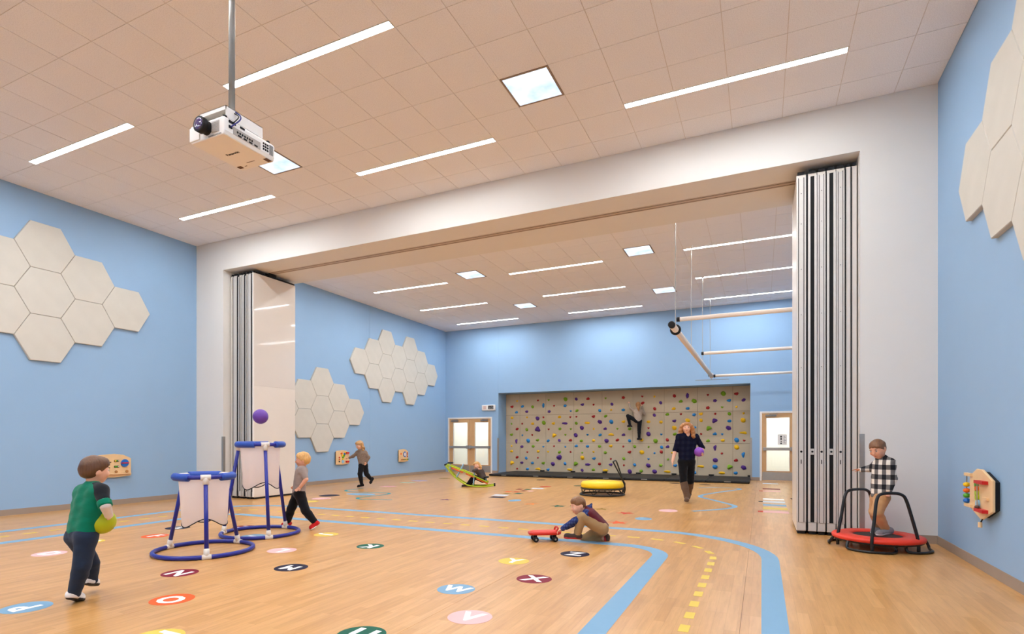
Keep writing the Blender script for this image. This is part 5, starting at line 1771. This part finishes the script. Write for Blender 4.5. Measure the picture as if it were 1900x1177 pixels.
def checks(name, a, b, sx, dark=None):
    """Buffalo checks: two crossing sets of wide stripes."""
    m = mat(name, a, 0.9, 0.1)
    nt = m.node_tree
    bs = nt.nodes['Principled BSDF']
    tc = nt.nodes.new('ShaderNodeTexCoord')
    sp = nt.nodes.new('ShaderNodeSeparateXYZ')
    nt.links.new(tc.outputs['Object'], sp.inputs[0])

    def stripe(o1, o2):
        ad = nt.nodes.new('ShaderNodeMath')
        ad.operation = 'SUBTRACT'
        nt.links.new(o1, ad.inputs[0])
        ad.inputs[1].default_value = 0.0
        if o2 is not None:
            nt.links.new(o2, ad.inputs[1])
        mu = nt.nodes.new('ShaderNodeMath')
        mu.operation = 'MULTIPLY'
        mu.inputs[1].default_value = sx
        nt.links.new(ad.outputs[0], mu.inputs[0])
        fr = nt.nodes.new('ShaderNodeMath')
        fr.operation = 'FRACT'
        nt.links.new(mu.outputs[0], fr.inputs[0])
        gt = nt.nodes.new('ShaderNodeMath')
        gt.operation = 'GREATER_THAN'
        gt.inputs[1].default_value = 0.5
        nt.links.new(fr.outputs[0], gt.inputs[0])
        return gt.outputs[0]
    s1 = stripe(sp.outputs['X'], sp.outputs['Y'])
    s2 = stripe(sp.outputs['Z'], None)
    ad = nt.nodes.new('ShaderNodeMath')
    ad.operation = 'ADD'
    nt.links.new(s1, ad.inputs[0])
    nt.links.new(s2, ad.inputs[1])
    rp = nt.nodes.new('ShaderNodeValToRGB')
    rp.color_ramp.interpolation = 'CONSTANT'
    rp.color_ramp.elements[0].color = rgb(*a)
    e = rp.color_ramp.elements[1]
    e.position = 0.25
    e.color = rgb(*(dark or tuple((x + y) // 2 for x, y in zip(a, b))))
    e2 = rp.color_ramp.elements.new(0.75)
    e2.color = rgb(*b)
    dv = nt.nodes.new('ShaderNodeMath')
    dv.operation = 'MULTIPLY'
    dv.inputs[1].default_value = 0.5
    nt.links.new(ad.outputs[0], dv.inputs[0])
    nt.links.new(dv.outputs[0], rp.inputs[0])
    nt.links.new(rp.outputs[0], bs.inputs['Base Color'])
    return m


PEOPLE = {
 'green_boy': ((-4.685, 2.461, 0.0), dict(head=(0.104, 0.06, 1.015), neck=(0.09, 0.05, 0.888), shR=(0.213, -0.03, 0.862), shL=(-0.043, 0.13, 0.843), elR=(0.28, -0.08, 0.758), wrR=(0.239, 0.02, 0.669), elL=(-0.031, 0.26, 0.702), wrL=(0.105, 0.2, 0.607), pel=(0.004, 0.05, 0.55), hpR=(0.089, -0.01, 0.515), hpL=(-0.067, 0.1, 0.496), knR=(0.071, -0.03, 0.3), anR=(-0.008, 0.0, 0.09), heR=(-0.021, -0.02, 0.046), toR=(-0.038, 0.1, -0.0), knL=(-0.045, 0.22, 0.27), anL=(-0.08, 0.28, 0.118), heL=(-0.081, 0.24, 0.089), toL=(-0.126, 0.38, 0.044), ball=(0.157, 0.06, 0.618))),
 'blond_boy': ((-5.827, 5.925, 0.0), dict(head=(0.015, 0.0, 0.971), neck=(0.0, 0.0, 0.85), shR=(-0.012, 0.1, 0.814), shL=(0.042, -0.1, 0.825), elR=(-0.086, 0.16, 0.665), wrR=(-0.127, 0.1, 0.593), elL=(0.108, -0.14, 0.701), wrL=(0.033, -0.16, 0.599), pel=(-0.045, 0.0, 0.525), hpR=(-0.074, 0.06, 0.482), hpL=(-0.009, -0.06, 0.493), knR=(-0.169, 0.05, 0.27), anR=(-0.249, 0.12, 0.069), heR=(-0.222, 0.13, 0.022), toR=(-0.31, 0.1, 0.011), knL=(0.087, -0.1, 0.266), anL=(0.204, -0.07, 0.105), heL=(0.246, -0.06, 0.058), toL=(0.169, -0.1, 0.005))),
 'wall_girl': ((-9.53, 11.75, 0.0), dict(head=(-0.014, -0.0, 1.118), neck=(0.023, 0.02, 0.976), shR=(-0.069, 0.05, 0.918), shL=(0.12, 0.03, 0.919), elR=(-0.199, 0.06, 0.819), wrR=(-0.304, 0.08, 0.775), elL=(0.222, 0.02, 0.791), wrL=(0.174, -0.02, 0.666), pel=(0.08, 0.02, 0.636), hpR=(0.042, -0.0, 0.58), hpL=(0.113, 0.06, 0.577), knR=(0.019, -0.08, 0.358), anR=(0.05, -0.03, 0.101), heR=(0.071, -0.0, 0.028), toR=(-0.037, -0.08, 0.007), knL=(0.156, 0.06, 0.35), anL=(0.247, 0.16, 0.215), heL=(0.3, 0.18, 0.199), toL=(0.261, 0.1, 0.091))),
 'rocker_girl': ((-6.806, 13.318, 0.0), dict(head=(-0.071, -0.02, 0.57), neck=(0.013, 0.05, 0.451), shR=(-0.054, -0.1, 0.402), shL=(0.053, 0.16, 0.387), elR=(-0.149, -0.22, 0.437), wrR=(-0.052, -0.16, 0.476), elL=(-0.123, 0.2, 0.414), wrL=(-0.045, 0.05, 0.451), pel=(0.114, 0.05, 0.205), hpR=(0.087, -0.03, 0.182), hpL=(0.112, 0.12, 0.172), knR=(-0.156, -0.05, 0.27), anR=(-0.316, -0.02, 0.067), heR=(-0.302, -0.0, 0.022), toR=(-0.457, -0.06, -0.002), knL=(-0.135, 0.14, 0.243), anL=(-0.268, 0.2, 0.049), heL=(-0.254, 0.2, 0.006), toL=(-0.397, 0.16, -0.02))),
 'climber': ((-3.835, 19.45, 0.0), dict(head=(-0.005, -0.02, 2.447), neck=(-0.005, -0.02, 2.299), shR=(0.111, 0.0, 2.245), shL=(-0.129, -0.0, 2.245), elR=(0.217, 0.05, 2.136), wrR=(0.168, 0.15, 2.421), elL=(-0.245, 0.06, 2.341), wrL=(-0.281, 0.14, 2.513), pel=(-0.005, -0.02, 1.948), hpR=(0.055, -0.0, 1.912), hpL=(-0.055, -0.0, 1.912), knR=(0.05, 0.05, 1.599), anR=(0.052, 0.06, 1.32), heR=(0.005, 0.02, 1.246), toR=(0.147, 0.14, 1.246), knL=(-0.333, 0.08, 2.082), anL=(-0.263, 0.06, 1.747), heL=(-0.328, 0.02, 1.691), toL=(-0.186, 0.15, 1.694))),
 'woman': ((-1.363, 11.792, 0.0), dict(head=(0.0, 0.0, 1.493), neck=(0.018, 0.02, 1.363), shR=(-0.151, 0.0, 1.309), shL=(0.191, 0.02, 1.309), elR=(-0.221, 0.02, 1.038), wrR=(-0.3, -0.06, 0.824), elL=(0.314, -0.0, 1.092), wrL=(0.277, -0.1, 0.954), pel=(0.0, 0.0, 0.865), hpR=(-0.076, -0.0, 0.811), hpL=(0.076, 0.0, 0.811), knR=(-0.082, -0.05, 0.425), anR=(-0.03, -0.12, 0.12), heR=(0.004, -0.02, 0.078), toR=(-0.075, -0.22, 0.024), knL=(0.11, 0.1, 0.414), anL=(0.152, 0.35, 0.117), heL=(0.188, 0.42, 0.133), toL=(0.118, 0.25, 0.05), ball=(0.213, -0.1, 1.008))),
 'kneel_boy': ((-1.913, 6.618, 0.0), dict(head=(-0.111, -0.0, 0.451), neck=(-0.023, 0.02, 0.383), shR=(0.03, 0.1, 0.339), shL=(-0.021, -0.09, 0.351), elR=(-0.097, 0.14, 0.234), wrR=(-0.249, 0.1, 0.16), elL=(-0.175, -0.13, 0.28), wrL=(-0.319, -0.1, 0.179), pel=(0.189, 0.03, 0.184), hpR=(0.189, 0.1, 0.134), hpL=(0.165, -0.06, 0.172), knR=(-0.001, 0.16, 0.017), anR=(0.166, 0.12, 0.017), heR=(0.222, 0.1, 0.047), toR=(0.229, 0.1, -0.013), knL=(-0.09, -0.12, 0.323), anL=(-0.139, -0.1, 0.108), heL=(-0.119, -0.1, 0.062), toL=(-0.286, -0.14, 0.076))),
 'toddler': ((1.261, 7.68, 0.13), dict(head=(-0.068, 0.0, 1.014), neck=(-0.005, 0.02, 0.896), shR=(0.019, -0.07, 0.857), shL=(0.02, 0.12, 0.836), elR=(0.034, -0.1, 0.676), wrR=(-0.023, -0.12, 0.544), elL=(-0.027, 0.2, 0.776), wrL=(-0.122, 0.22, 0.762), pel=(-0.029, 0.02, 0.488), hpR=(-0.039, -0.03, 0.456), hpL=(-0.02, 0.07, 0.446), knR=(-0.121, -0.06, 0.289), anR=(0.018, 0.0, 0.096), heR=(0.075, 0.01, 0.045), toR=(-0.116, -0.08, 0.036), knL=(-0.037, 0.1, 0.28), anL=(0.075, 0.2, 0.109), heL=(0.127, 0.22, 0.048), toL=(-0.016, 0.16, 0.02))),
}
WHITE_SHOE = cloth('white leather', (232, 226, 222))
BLACK_CLOTH = cloth('black', (20, 20, 24))

# boy in green with a lime ball
b, J = PEOPLE['green_boy']
person('boy in green and black T-shirt and jeans running with a lime ball', b, J, (0.52, 0.84, -0.12), (0.15, 0.1, 1), KID, 0.0075, SKIN,
       hairmat('brown', (96, 62, 36)), cloth('green', (0, 116, 88)), cloth('dark denim', (36, 48, 68)), WHITE_SHOE,
       [((0.55, -0.35, -0.5), (0.5, -0.8, 0.3), 0.5), ((-0.2, 0.3, -0.9), (-0.75, 0.2, -0.3), 0.5)], hem=0.03, sleeve=0.43, soles=mat('dark sole', (40, 36, 36), 0.7),
       extra=dict(sleeve_mat=cloth('charcoal', (34, 36, 40)), cuff=cloth('green', (0, 116, 88)), under=cloth('pale grey', (222, 214, 212))), waist=0.02)
br = Matrix.Rotation(YAW, 3, 'Z') @ Vector(J['ball'])
ball('play_ball', 'lime green ball held by the boy in green', M_LIME, (b[0] + br.x, b[1] + br.y, b[2] + br.z), 0.095)

# blond boy running
b, J = PEOPLE['blond_boy']
person('blond boy in grey shirt and red shoes running behind the goals', b, J, (-0.95, -0.22, -0.12), (0, 0, 1), KID, 0.009, SKIN2,
       hairmat('blond', (214, 164, 96)), cloth('heather grey', (158, 144, 138)), cloth('black', (20, 20, 24)), cloth('red shoe', (196, 34, 34)),
       [((-0.6, -0.2, -0.6), (-0.2, -0.9, 0.2), 0.7), ((-0.7, 0.1, -0.5), (-0.2, 0.9, 0.2), 0.7)], hem=0.035, sleeve=0.4, soles=mat('white sole', (230, 226, 222), 0.6))

# girl at the wall board
b, J = PEOPLE['wall_girl']
leop = mat('cloth mottled taupe', (134, 116, 102), 0.9, 0.1, var=0.4, vscale=45)
person('girl in taupe sweater and black leggings reaching for a wall board', b, J, (-0.62, -0.68, -0.36), (0, 0, 1), KID, 0.011, SKIN,
       hairmat('dark blond', (184, 140, 88)), leop, BLACK_CLOTH, BLACK_CLOTH,
       [((-0.3, -0.3, -0.8), (-0.6, 0.3, 0), 0.5), ((-0.9, 0.1, -0.2), (0, -0.3, -0.9), 0.3)], longhair=[([(0.07, -0.02, 0.02), (0.082, -0.01, -0.06), (0.085, 0.01, -0.15)], 0.03, 0.018),
       ([(-0.07, -0.02, 0.02), (-0.082, -0.01, -0.06), (-0.085, 0.01, -0.15)], 0.03, 0.018), ([(0, -0.06, 0), (0, -0.07, -0.10), (0, -0.07, -0.17)], 0.05, 0.03)], hem=0.05, scale=1.06)

# girl on the rocker
b, J = PEOPLE['rocker_girl']
person('girl in dark sweater sitting on the lime rocker, head on her arms', b, J, (-0.42, -0.88, -0.12), (-0.35, 0, 1), KID, 0.011, SKIN,
       hairmat('honey blond', (206, 160, 96)), mat('cloth dark taupe', (78, 68, 66), 0.9, 0.1, var=0.35, vscale=40), BLACK_CLOTH, cloth('brown boot', (60, 46, 40)),
       [((0.6, -0.5, 0.1), (0, 0, -1), 0.3), ((0.7, -0.4, 0.1), (0, 0, -1), 0.3)], longhair=[([(0.07, -0.02, 0.02), (0.085, -0.01, -0.06), (0.08, 0.0, -0.12)], 0.032, 0.02),
       ([(-0.07, -0.02, 0.02), (-0.085, -0.01, -0.06), (-0.085, 0.0, -0.12)], 0.032, 0.02), ([(0, -0.06, 0), (0, -0.075, -0.10), (0, -0.08, -0.16)], 0.05, 0.03)], hem=0.04)

# girl climbing
b, J = PEOPLE['climber']
person('girl in patterned top and black leggings high on the climbing wall', b, J, (0.1, 0.98, 0.12), (0, 0, 1), KID, 0.012, SKIN,
       hairmat('light brown', (176, 124, 74)), mat('cloth speckled', (176, 158, 142), 0.9, 0.1, var=0.45, vscale=60), BLACK_CLOTH, BLACK_CLOTH,
       [((0.05, 0.5, 0.8), (0, 0.8, -0.3), 1.0), ((-0.02, 0.5, 0.8), (0, 0.8, -0.3), 1.0)], longhair=[([(0, -0.07, 0.02), (0, -0.095, -0.08), (0.01, -0.1, -0.17)], 0.05, 0.025)], hem=0.06, scale=1.05)

# woman with a ball
b, J = PEOPLE['woman']
person('woman in navy plaid shirt and brown boots walking with a purple ball', b, J, (-0.30, -0.95, -0.04), (0, 0, 1), ADULT, 0.0105, SKIN,
       hairmat('strawberry blond', (176, 118, 66)), checks('cloth navy plaid', (18, 20, 40), (30, 32, 50), 9.0, (22, 24, 46)), cloth('black denim', (16, 17, 22)), cloth('brown suede', (104, 82, 66), 0.15, 20),
       [((-0.2, -0.9, 0.1), (-0.7, 0.1, 0.3), 0.55), ((-0.1, -0.2, -1), (0.8, -0.3, 0), 0.25)], longhair=[([(0.05, 0.01, 0.055), (0.074, 0.005, 0.03), (0.10, 0.0, -0.03), (0.108, 0.0, -0.09), (0.122, 0.02, -0.15)], 0.036, 0.036),
       ([(-0.05, 0.01, 0.055), (-0.074, 0.005, 0.03), (-0.10, 0.0, -0.03), (-0.108, 0.0, -0.09), (-0.118, 0.02, -0.16)], 0.036, 0.036),
       ([(0.06, -0.05, 0.04), (0.10, -0.05, -0.05), (0.105, -0.04, -0.13), (0.09, -0.02, -0.18)], 0.045, 0.034), ([(-0.06, -0.05, 0.04), (-0.10, -0.05, -0.05), (-0.115, -0.04, -0.13), (-0.11, -0.02, -0.19)], 0.045, 0.034),
       ([(0, -0.06, 0), (0, -0.09, -0.10), (0, -0.1, -0.18)], 0.06, 0.05)], vneck=True, wave=0.0065,
       hem=0.03, sleeve=0.52, boots=True, waist=0.06)
br = Matrix.Rotation(YAW, 3, 'Z') @ Vector(J['ball'])
ball('play_ball', 'purple ball under the arm of the walking woman', mat('violet rubber', (150, 84, 196), 0.45), (b[0] + br.x, b[1] + br.y, b[2] + br.z), 0.095)

# kneeling boy
b, J = PEOPLE['kneel_boy']
person('kneeling boy in maroon and navy top pushing a red scooter board', b, J, (-0.90, -0.26, -0.32), (-0.2, 0, 1), KID, 0.0085, SKIN,
       hairmat('chestnut', (124, 82, 46)), cloth('maroon', (96, 28, 40)), cloth('khaki', (164, 132, 92)), cloth('brown trainer', (72, 58, 54)),
       [((-0.85, 0.05, -0.45), (0, -0.2, -1), 0.8), ((-0.85, 0.0, -0.4), (0, 0.2, -1), 0.6)], hem=0.04, sleeve=1.0, soles=mat('red sole', (186, 34, 44), 0.6), hood=True, crop=True,
       extra=dict(sleeve_mat=checks('cloth blue plaid', (40, 50, 96), (70, 84, 130), 26.0, (52, 62, 110))))

# toddler on the trampoline
b, J = PEOPLE['toddler']
person('small boy in black and white checked jacket standing on the red trampoline', b, J, (-0.82, -0.36, -0.44), (-0.2, 0, 1), KID, 0.0085, SKIN2,
       hairmat('mid brown', (128, 88, 58)), checks('cloth buffalo check', (40, 40, 44), (236, 228, 216), 9.0, (112, 108, 106)), cloth('tan', (198, 152, 106)), cloth('grey trainer', (136, 134, 136)),
       [((-0.95, 0.1, 0.05), (0, -0.3, -0.9), 0.3), ((-0.25, -0.1, -0.9), (-0.6, -0.5, -0.3), 1.0)], hem=0.035, sleeve=1.0, soles=mat('pale sole', (200, 198, 196), 0.6), crop=True)
